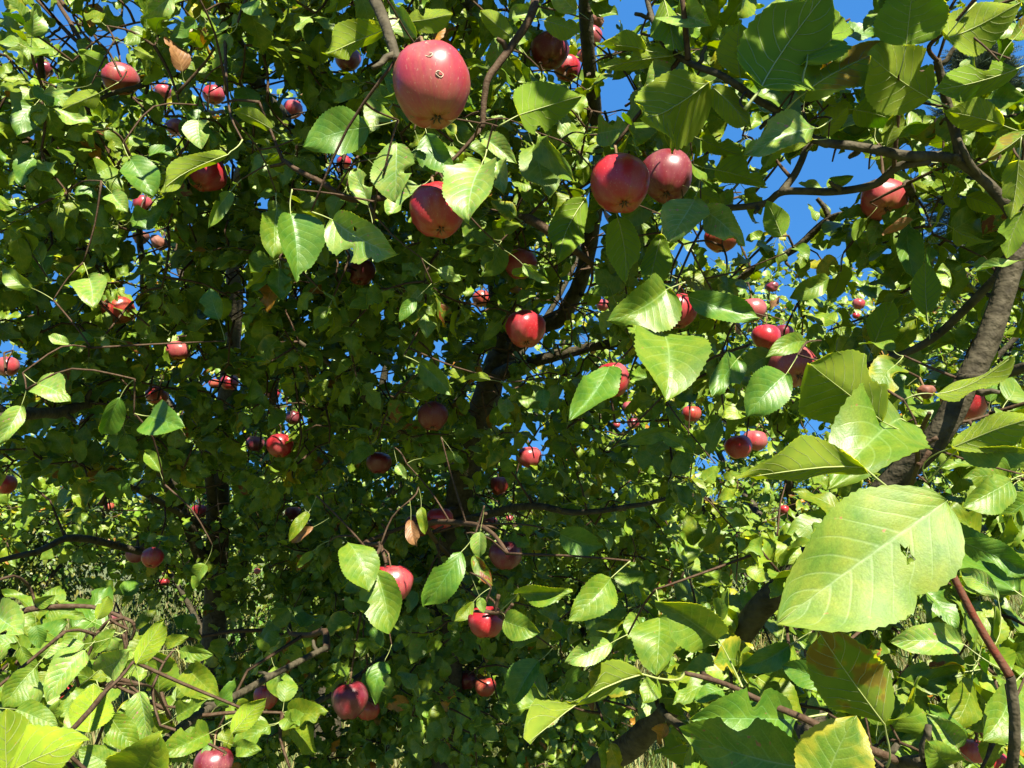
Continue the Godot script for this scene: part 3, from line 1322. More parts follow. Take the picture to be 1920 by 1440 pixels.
func limbs(A: Dictionary, B: Dictionary, C: Dictionary, I: Dictionary, D: Dictionary, E: Dictionary) -> void:
	# near tree: trunk below the frame, the long limb, the branches of the upper right
	px_limb(A, [[1090, 1560, 1.75], [1190, 1390, 1.5], [1330, 1262, 1.32], [1440, 1125, 1.18], [1590, 985, 1.08]], 64, 44, "trunk", "bark", A.base, 14)
	px_limb(A, [[1570, 1005, 1.09], [1700, 880, 1.03], [1782, 770, 1.0], [1850, 640, 1.0], [1888, 520, 1.0], [1915, 430, 1.0]], 47, 38, "branch", "bark", Vector3.INF, 14)
	px_limb(A, [[1915, 432, 1.0], [1880, 375, 1.0], [1790, 300, 1.0], [1700, 290, 1.0], [1610, 275, 1.0], [1530, 262, 1.0], [1490, 226, 1.0], [1420, 190, 1.0], [1355, 145, 1.0], [1295, 118, 1.02], [1240, 70, 1.05], [1200, -40, 1.1]], 28, 10, "branch", "bark")
	px_limb(A, [[1745, 300, 1.0], [1682, 312, 1.02], [1640, 345, 1.05], [1560, 360, 1.07], [1470, 361, 1.08], [1430, 384, 1.1], [1340, 392, 1.12], [1280, 385, 1.15]], 17, 11, "branch", "bark")
	px_limb(A, [[1465, 362, 1.08], [1492, 325, 1.09], [1512, 282, 1.1], [1522, 272, 1.1]], 16, 11, "branch", "bark")
	px_limb(A, [[1484, 335, 1.085], [1462, 310, 1.1], [1452, 295, 1.1]], 8, 5, "branch", "twig")
	px_limb(A, [[1915, 470, 1.0], [1800, 588, 1.1], [1725, 650, 1.15], [1640, 682, 1.2], [1560, 700, 1.3]], 19, 12, "branch", "bark")
	px_limb(A, [[1700, 345, 1.15], [1712, 392, 1.45], [1620, 396, 1.52], [1555, 412, 1.6], [1490, 468, 1.65], [1410, 506, 1.7], [1350, 560, 1.8]], 17, 13, "branch", "bark")
	px_limb(A, [[1557, 412, 1.6], [1545, 388, 1.6], [1532, 372, 1.6]], 11, 8, "branch", "bark")
	px_limb(A, [[1800, 302, 1.0], [1790, 245, 0.99], [1770, 170, 0.98], [1756, 112, 0.97]], 20, 14, "branch", "bark")
	px_limb(A, [[1845, 340, 1.0], [1822, 312, 0.99], [1805, 280, 0.98], [1790, 245, 0.99]], 14, 10, "branch", "bark")
	px_limb(A, [[1760, 118, 0.97], [1742, 88, 0.95], [1790, 45, 0.92], [1832, -6, 0.9]], 8, 9, "branch", "twig")
	px_limb(A, [[1676, 314, 1.02], [1682, 250, 1.0], [1688, 178, 0.98]], 9, 6, "branch", "twig")
	px_limb(A, [[1290, 112, 1.02], [1282, 20, 1.0], [1276, -30, 1.0]], 12, 8, "branch", "twig")
	px_limb(A, [[1802, 712, 0.99], [1840, 712, 0.95], [1920, 690, 0.9], [1990, 660, 0.85]], 24, 16, "branch", "bark")
	px_limb(A, [[1330, 1262, 1.32], [1240, 1330, 1.2], [1500, 1470, 0.9], [1700, 1430, 0.62], [1745, 1445, 0.6], [1850, 1470, 0.58], [1897, 1440, 0.56], [1902, 1340, 0.55], [1893, 1268, 0.55]], 14, 17, "branch", "bark")
	px_limb(A, [[1893, 1268, 0.55], [1835, 1175, 0.56], [1785, 1075, 0.57], [1748, 1005, 0.58], [1735, 960, 0.58]], 17, 9, "branch", "shoot")
	px_limb(A, [[1680, 1425, 0.62], [1590, 1390, 0.6], [1515, 1350, 0.6], [1420, 1310, 0.62], [1345, 1276, 0.64], [1284, 1262, 0.65]], 17, 8, "branch", "twig")
	px_limb(A, [[1720, 875, 1.03], [1722, 830, 0.85], [1730, 800, 0.72], [1742, 775, 0.68]], 12, 8, "branch", "twig")
	px_limb(A, [[1690, 945, 1.02], [1710, 900, 0.80], [1722, 870, 0.68]], 16, 8, "branch", "twig")
	# middle tree
	px_limb(B, [[845, 1100, 2.7], [878, 870, 2.6], [915, 735, 2.55], [945, 655, 2.5]], 58, 50, "trunk", "bark", B.base, 14)
	px_limb(B, [[945, 655, 2.5], [1000, 620, 2.4], [1060, 585, 2.3], [1095, 500, 2.2], [1115, 400, 2.1], [1125, 300, 2.0], [1115, 200, 1.9], [1105, 110, 1.8], [1095, -60, 1.7]], 40, 26, "branch", "bark", Vector3.INF, 12)
	px_limb(B, [[942, 660, 2.5], [934, 520, 2.4], [925, 420, 2.2], [900, 220, 2.0], [882, 90, 1.8], [885, -60, 1.6]], 42, 34, "branch", "bark", Vector3.INF, 12)
	px_limb(B, [[925, 705, 2.53], [1000, 678, 2.3], [1090, 656, 2.2], [1180, 640, 2.1], [1330, 606, 2.0]], 34, 12, "branch", "bark")
	px_limb(B, [[1120, 290, 2.0], [1170, 255, 1.8], [1240, 190, 1.6], [1290, 100, 1.5]], 20, 12, "branch", "bark")
	px_limb(B, [[890, 20, 1.65], [760, -120, 1.2], [690, -60, 0.95], [722, 50, 0.85], [747, 112, 0.82]], 24, 17, "branch", "bark")
	px_limb(B, [[886, -10, 1.63], [960, -90, 1.3], [1003, -5, 1.12], [960, 85, 1.1], [918, 140, 1.08], [906, 190, 1.08], [903, 240, 1.08]], 18, 10, "branch", "twig")
	px_limb(B, [[925, 430, 2.22], [960, 410, 1.6], [1000, 416, 1.35], [1060, 458, 1.35], [1110, 495, 1.4]], 15, 12, "branch", "twig")
	px_limb(B, [[905, 240, 2.02], [820, 330, 1.5], [680, 375, 1.2], [590, 335, 1.15], [530, 300, 1.2]], 14, 8, "branch", "twig")
	px_limb(B, [[860, 880, 2.6], [740, 800, 2.0], [640, 700, 1.9], [560, 640, 1.9]], 18, 8, "branch", "bark")
	px_limb(B, [[855, 980, 2.65], [980, 950, 2.0], [1100, 960, 1.8], [1250, 935, 1.8]], 18, 8, "branch", "bark")
	px_limb(B, [[860, 950, 2.65], [700, 1010, 1.6], [715, 1020, 1.15], [700, 1048, 1.0]], 8, 6, "branch", "twig")
	px_limb(B, [[850, 1050, 2.68], [800, 990, 1.6], [875, 982, 1.2], [920, 1000, 1.1], [950, 1038, 1.05]], 9, 7, "branch", "twig")
	px_limb(B, [[848, 1080, 2.7], [930, 1150, 1.6], [935, 1148, 1.05], [880, 1145, 0.98]], 7, 5, "branch", "twig")
	px_limb(B, [[840, 1150, 2.7], [700, 1250, 2.2], [560, 1340, 1.9]], 20, 10, "branch", "bark")
	# left tree
	px_limb(C, [[405, 1100, 3.2], [410, 920, 3.1], [428, 720, 3.0], [440, 560, 2.9], [432, 420, 2.8]], 46, 26, "trunk", "bark", C.base, 12)
	px_limb(C, [[432, 420, 2.8], [450, 330, 2.6], [530, 240, 2.2], [500, 190, 1.9], [470, 140, 1.8], [440, 70, 1.7], [405, -30, 1.6]], 26, 26, "branch", "bark")
	px_limb(C, [[487, 165, 1.85], [500, 120, 1.8], [535, 70, 1.75], [565, 10, 1.7], [575, -50, 1.7]], 12, 8, "branch", "twig")
	px_limb(C, [[410, 1120, 3.2], [330, 930, 3.0], [240, 700, 2.7], [195, 590, 2.5], [150, 450, 2.2], [100, 300, 1.9], [75, 100, 1.7]], 32, 12, "branch", "bark")
	px_limb(C, [[408, 1050, 3.2], [385, 850, 2.8], [310, 620, 2.4], [275, 560, 2.3], [260, 420, 2.1]], 24, 12, "branch", "bark")
	px_limb(C, [[408, 1150, 3.25], [490, 960, 3.3], [500, 860, 3.2], [520, 700, 3.0], [560, 500, 2.8]], 26, 12, "branch", "bark")
	px_limb(C, [[103, 460, 1.9], [98, 380, 1.7], [102, 290, 1.6], [104, 230, 1.55]], 12, 10, "branch", "bark")
	px_limb(C, [[101, 295, 1.6], [60, 265, 1.5], [10, 240, 1.45], [-60, 210, 1.4]], 8, 7, "branch", "twig")
	px_limb(C, [[480, 152, 1.82], [380, 148, 1.6], [300, 140, 1.5], [270, 158, 1.45], [190, 185, 1.42], [130, 248, 1.4]], 14, 7, "branch", "bark")
	px_limb(C, [[130, 20, 1.6], [100, -10, 1.6], [155, 85, 1.5], [70, 0, 1.55]], 8, 7, "branch", "twig")
	px_limb(C, [[330, 930, 3.0], [220, 775, 2.0], [100, 775, 1.5], [0, 785, 1.3], [-80, 790, 1.2]], 22, 14, "branch", "bark")
	px_limb(C, [[400, 1000, 3.15], [250, 915, 2.2], [190, 945, 1.9]], 14, 10, "branch", "bark")
	px_limb(C, [[395, 1080, 3.2], [170, 1010, 2.4], [70, 1035, 2.2], [-40, 1060, 2.1]], 16, 9, "branch", "bark")
	# the tree that reaches in at the lower left
	px_limb(I, [[-760, 1000, 1.25], [-740, 500, 1.2], [-700, -200, 1.2]], 110, 60, "trunk", "bark", I.base, 12)
	px_limb(I, [[-750, 900, 1.23], [-400, 1050, 0.9], [-60, 1150, 0.72], [70, 1142, 0.7], [170, 1140, 0.7], [250, 1168, 0.7]], 16, 6, "branch", "twig")
	px_limb(I, [[-755, 1050, 1.25], [-300, 1400, 0.95], [80, 1470, 0.9], [270, 1415, 0.9], [355, 1352, 1.0], [450, 1298, 1.15], [612, 1215, 1.4]], 16, 11, "branch", "bark")
	px_limb(I, [[330, 1372, 0.97], [310, 1330, 0.85], [285, 1290, 0.72], [250, 1285, 0.65], [210, 1280, 0.63]], 5, 4, "branch", "twig")
	# farther trees
	limb(D, [D.base, D.base + Vector3(0.1, 0.7, 0), D.base + Vector3(0, 1.3, 0.1)], 0.09, 0.07, "trunk", "bark", 12)
	for k in 7:
		var q := k * 0.9
		limb(D, [D.base + Vector3(0, 1.1 + 0.03 * k, 0.08), D.base + Vector3(cos(q) * 0.7, 1.7, sin(q) * 0.5), D.base + Vector3(cos(q) * 1.4, 2.1 + 0.25 * sin(q * 2.1), sin(q) * 0.8), D.base + Vector3(cos(q) * 1.9, 2.4 + 0.3 * sin(q * 2.1), sin(q) * 1.0)], 0.04, 0.012, "branch", "bark", 8)
	limb(E, [E.base, E.base + Vector3(0.05, 0.8, 0), E.base + Vector3(0, 1.4, 0)], 0.09, 0.07, "trunk", "bark", 12)
	for k in 7:
		var q := k * 0.9 + 0.3
		limb(E, [E.base + Vector3(0, 1.2 + 0.03 * k, 0.02), E.base + Vector3(cos(q) * 0.8, 2.0, sin(q) * 0.4), E.base + Vector3(cos(q) * 1.5, 2.9, sin(q) * 0.7), E.base + Vector3(cos(q) * 1.8, 3.6, sin(q) * 0.8)], 0.04, 0.012, "branch", "bark", 8)


func crowns(A: Dictionary, B: Dictionary, C: Dictionary, I: Dictionary, D: Dictionary, E: Dictionary) -> void:
	grow(A, [1500, 60, 1.25], Vector3(0.28, 0.16, 0.18), 34, 0.069)
	grow(A, [1780, 170, 1.15], Vector3(0.25, 0.25, 0.2), 62, 0.069)
	grow_at(A, Vector3(0.42, 2.52, -0.55), Vector3(0.25, 0.09, 0.15), 18, 0.066)  # unseen twigs overhead, placed to shade the large leaves at upper right
	grow(A, [1330, 1300, 1.2], Vector3(0.14, 0.12, 0.1), 12, 0.062)
	grow(A, [1720, 300, 1.15], Vector3(0.2, 0.1, 0.15), 22, 0.07)
	grow(A, [1850, 400, 1.2], Vector3(0.15, 0.15, 0.15), 22, 0.068)
	grow(A, [1270, 180, 1.4], Vector3(0.22, 0.25, 0.2), 34, 0.066)
	grow(A, [1800, 520, 1.3], Vector3(0.22, 0.2, 0.2), 29, 0.062)
	grow(A, [1500, 640, 1.75], Vector3(0.4, 0.25, 0.3), 53, 0.060)
	grow(A, [1230, 620, 1.5], Vector3(0.16, 0.28, 0.25), 34, 0.062)
	grow(A, [1800, 900, 1.1], Vector3(0.2, 0.25, 0.2), 29, 0.062)
	grow(A, [1300, 1000, 2.4], Vector3(0.4, 0.25, 0.3), 70, 0.062)
	grow(A, [1350, 1250, 1.35], Vector3(0.3, 0.2, 0.2), 39, 0.063)
	grow(A, [1700, 1250, 0.95], Vector3(0.25, 0.2, 0.15), 44, 0.062)
	grow(A, [1850, 1380, 0.8], Vector3(0.12, 0.12, 0.1), 18, 0.058)

	grow(B, [900, 60, 1.55], Vector3(0.5, 0.35, 0.4), 258, 0.058)
	grow(B, [720, 260, 1.5], Vector3(0.4, 0.35, 0.4), 166, 0.058)
	grow(B, [1050, 380, 1.8], Vector3(0.4, 0.35, 0.4), 206, 0.058)
	grow(B, [760, 560, 1.95], Vector3(0.5, 0.4, 0.5), 348, 0.058)
	grow(B, [1040, 700, 2.1], Vector3(0.4, 0.4, 0.4), 223, 0.058)
	grow(B, [700, 880, 2.85], Vector3(0.5, 0.35, 0.4), 277, 0.058)
	grow(B, [1000, 1010, 2.8], Vector3(0.5, 0.3, 0.35), 218, 0.058)
	grow(B, [750, 1150, 2.9], Vector3(0.45, 0.3, 0.35), 281, 0.058)
	grow(B, [950, 1330, 2.8], Vector3(0.5, 0.25, 0.35), 246, 0.058)
	grow(B, [550, 1330, 2.9], Vector3(0.4, 0.25, 0.35), 172, 0.058)

	grow_at(B, Vector3(-0.16, 2.66, -0.72), Vector3(0.5, 0.13, 0.2), 36, 0.064)  # just out of view overhead, placed to shade the middle and bottom
	grow(B, [850, 1230, 2.2], Vector3(0.28, 0.3, 0.2), 55, 0.06)
	grow_at(B, Vector3(0.35, 3.2, -1.6), Vector3(1.0, 0.2, 0.28), 110, 0.062)  # unseen crown above the frame, placed to darken the lower middle
	grow_at(C, Vector3(-0.95, 3.55, -1.75), Vector3(0.7, 0.2, 0.28), 70, 0.062)  # crown part above the view, placed to darken the low left side
	grow(C, [120, 80, 1.5], Vector3(0.35, 0.3, 0.35), 192, 0.056)
	grow(C, [450, 120, 1.55], Vector3(0.4, 0.35, 0.35), 220, 0.056)
	grow(C, [120, 380, 1.55], Vector3(0.4, 0.3, 0.35), 196, 0.056)
	grow(C, [430, 400, 2.1], Vector3(0.4, 0.35, 0.4), 231, 0.056)
	grow(C, [120, 700, 1.9], Vector3(0.4, 0.3, 0.4), 231, 0.056)
	grow(C, [420, 700, 2.1], Vector3(0.45, 0.35, 0.4), 276, 0.056)
	grow(C, [430, 1000, 3.1], Vector3(0.5, 0.3, 0.4), 338, 0.056)
	grow(C, [150, 950, 2.9], Vector3(0.4, 0.2, 0.4), 100, 0.056)

	grow(I, [120, 1310, 0.85], Vector3(0.22, 0.13, 0.15), 24, 0.054)
	grow(I, [330, 1380, 0.95], Vector3(0.18, 0.10, 0.12), 17, 0.054)
	grow(I, [40, 1270, 0.95], Vector3(0.2, 0.10, 0.12), 11, 0.054)
	grow(I, [-420, 1150, 1.0], Vector3(0.3, 0.25, 0.2), 15, 0.054)

	grow(D, [1250, 700, 4.8], Vector3(0.9, 0.5, 0.6), 219, 0.066)
	grow(D, [1550, 640, 4.8], Vector3(0.9, 0.45, 0.6), 243, 0.066)
	grow(D, [1850, 620, 4.9], Vector3(0.8, 0.45, 0.6), 219, 0.066)
	grow(D, [1400, 880, 4.5], Vector3(1.0, 0.5, 0.6), 267, 0.066)
	grow(D, [1800, 900, 4.4], Vector3(0.9, 0.5, 0.6), 219, 0.066)

	grow(E, [350, 120, 5.0], Vector3(1.2, 0.5, 0.5), 40, 0.066)
	grow(A, [1330, 300, 1.5], Vector3(0.2, 0.16, 0.2), 11, 0.062)
	grow(D, [1250, 560, 4.9], Vector3(0.6, 0.35, 0.5), 69, 0.066)
	grow(E, [0, 650, 4.6], Vector3(0.6, 0.6, 0.5), 98, 0.066)
	grow(E, [250, 420, 4.6], Vector3(1.2, 0.8, 0.5), 145, 0.066)
	grow(E, [700, 560, 5.0], Vector3(1.2, 0.8, 0.6), 210, 0.066)
	grow(E, [500, 800, 5.0], Vector3(1.3, 0.5, 0.6), 291, 0.066)
	grow(E, [900, 260, 4.8], Vector3(0.9, 0.7, 0.5), 70, 0.066)


func fruit(A: Dictionary, B: Dictionary, C: Dictionary, I: Dictionary, D: Dictionary, E: Dictionary) -> void:
	a(B, 813, 163, 151, 0.076, "pink", 1, 6, 8, "largest apple, pinkish red with three healed insect holes, high in the middle")
	a(B, 820, 397, 107, 0.072, "red", 2, 12, 22, "red apple with pale scars between two pale leaves, below the largest apple")
	a(A, 1164, 344, 110, 0.074, "red", 1, 3, 22, "front red apple of the touching pair right of the middle, dark eye showing")
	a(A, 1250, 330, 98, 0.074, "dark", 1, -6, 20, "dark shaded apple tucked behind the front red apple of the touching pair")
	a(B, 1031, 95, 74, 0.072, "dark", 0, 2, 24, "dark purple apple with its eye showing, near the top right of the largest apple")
	a(B, 1064, 128, 52, 0.062, "red", 0, 10, 15, "shaded red apple half hidden behind the dark purple apple at the top")
	a(B, 1108, 70, 44, 0.066, "pink", 0, 5, 0, "pink sunlit apple above the folded leaf near the top")
	a(B, 1121, 38, 28, 0.045, "russet", 5, 70, 30, "small withered apple with a blackened eye at the very top")
	a(B, 1094, 105, 26, 0.05, "streaked", 0, 0, 0, "orange red apple in shade under the pink one at the top")
	a(A, 1656, 373, 84, 0.068, "pink", 3, -4, 34, "purple pink apple with a dark eye hanging alone before the sky at right")
	a(C, 225, 148, 66, 0.07, "pink", 0, 0, 5, "sunlit apple cut across by leaf shadow at the upper left")
	a(C, 400, 178, 40, 0.06, "red", 0, 0, 0, "small bright red apple crossed by a twig, upper left")
	a(C, 548, 206, 38, 0.06, "red", 0, 0, 10, "small red apple half in shade beside the upright branch, upper left")
	a(C, 386, 326, 72, 0.072, "red", 2, -14, 20, "dark red apple with a black bruise under a long folded leaf, left")
	a(C, 267, 382, 34, 0.06, "red", 0, 0, 15, "small round red apple in shade under a dark leaf, left")
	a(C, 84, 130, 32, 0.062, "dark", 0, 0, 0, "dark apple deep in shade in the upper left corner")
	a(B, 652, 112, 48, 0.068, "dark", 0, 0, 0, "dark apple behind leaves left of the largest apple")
	a(C, 306, 172, 32, 0.06, "pink", 0, 0, 0, "pink apple peeping through leaves between two sunlit apples, upper left")
	a(C, 328, 238, 36, 0.06, "dark", 5, 0, 0, "dull red shaded apple left of the bitten pale leaf, upper left")
	a(B, 645, 304, 28, 0.06, "red", 0, 0, 0, "small red apple above the bitten shiny leaf")
	a(B, 976, 495, 64, 0.07, "pink", 0, 3, 8, "pink red apple behind a curling leaf at the centre of the tree")
	a(B, 903, 560, 36, 0.062, "streaked", 0, 4, 4, "small glossy apple striped by stalk shadows left of the trunk fork")
	a(B, 985, 618, 74, 0.072, "red", 2, 4, 24, "red apple with a tiny eye hanging right before the trunk fork")
	a(B, 677, 510, 56, 0.068, "dark", 0, -4, 20, "dull purple red apple in the shade left of the centre")
	a(C, 223, 581, 60, 0.07, "streaked", 3, 6, 10, "yellow and red streaked apple under a pale leaf at left")
	a(C, 264, 446, 30, 0.05, "russet", 5, 20, 0, "withered orange apple, left one of two shrivelled apples")
	a(C, 299, 456, 32, 0.05, "russet", 5, -30, 0, "withered red apple, right one of two shrivelled apples")
	a(C, 336, 659, 44, 0.066, "pink", 3, 0, 8, "sunlit pink apple with a greenish base hanging left in the open")
	a(C, 14, 687, 44, 0.066, "pink", 0, 0, 0, "upper pink apple cut by the left edge of the picture")
	a(C, 8, 908, 44, 0.066, "streaked", 0, 0, 0, "lower pale pink apple cut by the left edge of the picture")
	a(C, 430, 717, 34, 0.062, "red", 0, 0, 0, "red apple partly covered by small leaves left of the middle")
	a(C, 401, 719, 20, 0.05, "streaked", 0, 0, 0, "small pale orange apple touching a red one, left of the middle")
	a(C, 294, 741, 42, 0.066, "streaked", 0, 0, 0, "dull orange apple above a broad dark leaf, left")
	a(C, 512, 738, 28, 0.06, "red", 5, 0, 0, "crimson dented apple above the dark red apple, left of the middle")
	a(C, 551, 783, 32, 0.062, "dark", 0, 0, 0, "dark red round apple left of the forked trunk")
	a(C, 525, 835, 52, 0.07, "red", 0, 0, 10, "red apple crossed by a twig, largest of a low cluster left of the trunk")
	a(C, 478, 832, 34, 0.064, "dark", 0, 0, 0, "dark apple left of the twig-crossed red apple, low cluster")
	a(B, 812, 781, 60, 0.07, "dark", 0, 0, 22, "dark red apple with one sunlit patch left of the trunk")
	a(B, 711, 868, 48, 0.07, "dark", 0, 0, 8, "dull dark red apple in deep shade below and left of the sun-patched apple")
	a(B, 993, 857, 46, 0.07, "pink", 0, 4, 8, "pink apple behind a narrow leaf right of the trunk")
	a(B, 935, 911, 36, 0.066, "streaked", 1, 0, 0, "tall orange apple in shade below the pink one right of the trunk")
	a(A, 1270, 583, 76, 0.074, "red", 0, 0, 5, "big red apple half behind two dark leaves right of the middle")
	a(D, 1130, 572, 26, 0.062, "pink", 0, 0, 0, "small pink apple at the left edge of a large shadowed leaf")
	a(A, 1149, 712, 64, 0.072, "red", 1, 0, 10, "tall red apple with a yellow base between two dark leaves")
	a(D, 1410, 582, 52, 0.07, "pink", 0, 0, 0, "purple pink apple behind dark leaves, uppermost of three at right")
	a(A, 1436, 632, 56, 0.07, "red", 0, 0, 0, "red apple cut by leaves between a pink apple and a dark one")
	a(D, 1470, 624, 36, 0.07, "dark", 0, 0, 0, "dark dented apple just above the round leaf at right")
	a(A, 1489, 688, 87, 0.074, "pink", 3, 3, 48, "pink and red apple showing a deep round eye beside the round backlit leaf")
	a(D, 1610, 570, 24, 0.066, "pink", 0, 0, 0, "little pink apple far back, right of the single apple before the sky")
	a(D, 1447, 538, 24, 0.066, "dark", 5, 0, 0, "little wrinkled apple far back under the slanting grey branch")
	a(D, 1605, 592, 14, 0.045, "red", 0, 0, 0, "tiny red apple below the little pink one, far back at right")
	a(A, 1810, 753, 86, 0.072, "red", 0, 0, 0, "glossy crimson apple behind the slanting limb at right")
	a(A, 1736, 735, 30, 0.024, "russet", 5, 0, 30, "brown mummified little apple left of the slanting limb")
	a(C, 20, 572, 22, 0.024, "russet", 5, 0, 0, "brown mummified little apple at the left edge")
	a(A, 1384, 838, 54, 0.07, "red", 0, 10, 0, "dark red apple of a pair above the long flat leaf at right")
	a(A, 1414, 826, 46, 0.07, "pink", 0, -6, 0, "pale pink apple of a pair above the long flat leaf at right")
	a(D, 1297, 776, 36, 0.068, "streaked", 0, 0, 0, "small streaked apple left of the half lit dark leaf")
	a(D, 1181, 764, 28, 0.066, "pink", 0, 0, 0, "upper of two small far apples right of the tall red apple")
	a(D, 1187, 794, 24, 0.066, "dark", 0, 0, 0, "lower of two small far apples right of the tall red apple")
	a(D, 1156, 797, 14, 0.05, "red", 0, 0, 0, "tiny far apple under the tall red apple")
	a(B, 1262, 1091, 20, 0.03, "pink", 0, 0, 0, "tiny pale red apple left of a round toothed leaf")
	a(B, 826, 973, 50, 0.068, "red", 0, 0, 0, "bright red apple above a brown withered leaf, lower middle")
	a(B, 784, 985, 50, 0.068, "dark", 0, 0, 0, "dark apple behind the brown withered leaf, lower middle")
	a(B, 917, 980, 30, 0.06, "red", 0, 0, 0, "small red apple behind a bent bare twig, lower middle")
	a(B, 955, 972, 14, 0.04, "red", 0, 0, 0, "tiny red apple right of the bent bare twig")
	a(B, 948, 1040, 66, 0.074, "dark", 0, 0, 0, "large dark apple in deep shade under the bent bare twig")
	a(B, 733, 1094, 84, 0.075, "red", 0, 2, 0, "large red apple behind two sunlit leaves, low left of the middle")
	a(B, 911, 1166, 70, 0.074, "red", 0, 4, 12, "red apple with a twig and round leaf across it, low in the middle")
	a(C, 286, 1046, 42, 0.066, "red", 0, 0, 30, "dim red apple in front of a darker one, low left")
	a(C, 254, 1039, 38, 0.066, "dark", 0, 0, 0, "dark apple behind the dim red one, low left")
	a(C, 374, 958, 30, 0.064, "red", 0, 0, 0, "small dim apple beside the dark stem, low left")
	a(C, 549, 962, 30, 0.064, "dark", 0, 0, 0, "small dark apple above a half lit leaf, low left of the middle")
	a(C, 308, 1091, 18, 0.04, "red", 5, 0, 0, "little scarlet apple below the dim pair, low left")
	a(C, 482, 1071, 13, 0.04, "pink", 0, 0, 0, "tiny pink apple in the dark low left of the middle")
	a(I, 500, 1306, 46, 0.07, "streaked", 1, 0, 0, "orange red apple under the grey slanting twig, lower left")
	a(I, 126, 1300, 34, 0.036, "red", 0, 0, 0, "red apple glimpsed among sunlit leaves in the lower left")
	a(B, 655, 1312, 68, 0.074, "dark", 1, 0, 0, "tall dark apple in deep shade at the bottom left of the middle")
	a(B, 690, 1330, 46, 0.07, "streaked", 0, 0, 0, "dim apple touching the tall dark one at the bottom")
	a(B, 876, 1275, 40, 0.07, "dark", 0, 0, 0, "left one of two dim apples below the twig-crossed apple")
	a(B, 910, 1287, 42, 0.07, "streaked", 0, 0, 0, "right one of two dim apples below the twig-crossed apple")
	a(A, 1826, 1408, 50, 0.040, "red", 0, -10, 0, "left one of two small crimson apples in the bottom right corner")
	a(A, 1868, 1430, 46, 0.040, "red", 0, 10, 0, "right one of two small crimson apples in the bottom right corner")
	a(D, 1470, 955, 19, 0.05, "red", 0, 0, 0, "tiny red apple left of the biggest leaf")
	a(I, 212, 1158, 28, 0.032, "dark", 0, 0, 0, "small dark red apple behind the twig at the lower left")
	a(C, 204, 950, 18, 0.05, "streaked", 0, 0, 0, "tiny orange apple beside a grey twig at left")
	a(I, 400, 1432, 72, 0.07, "dark", 0, 0, 0, "dark crimson apple at the bottom edge in the lower left")
	a(A, 1352, 446, 64, 0.072, "streaked", 0, 0, 0, "orange apple hidden behind the pale folded leaf below the touching pair")


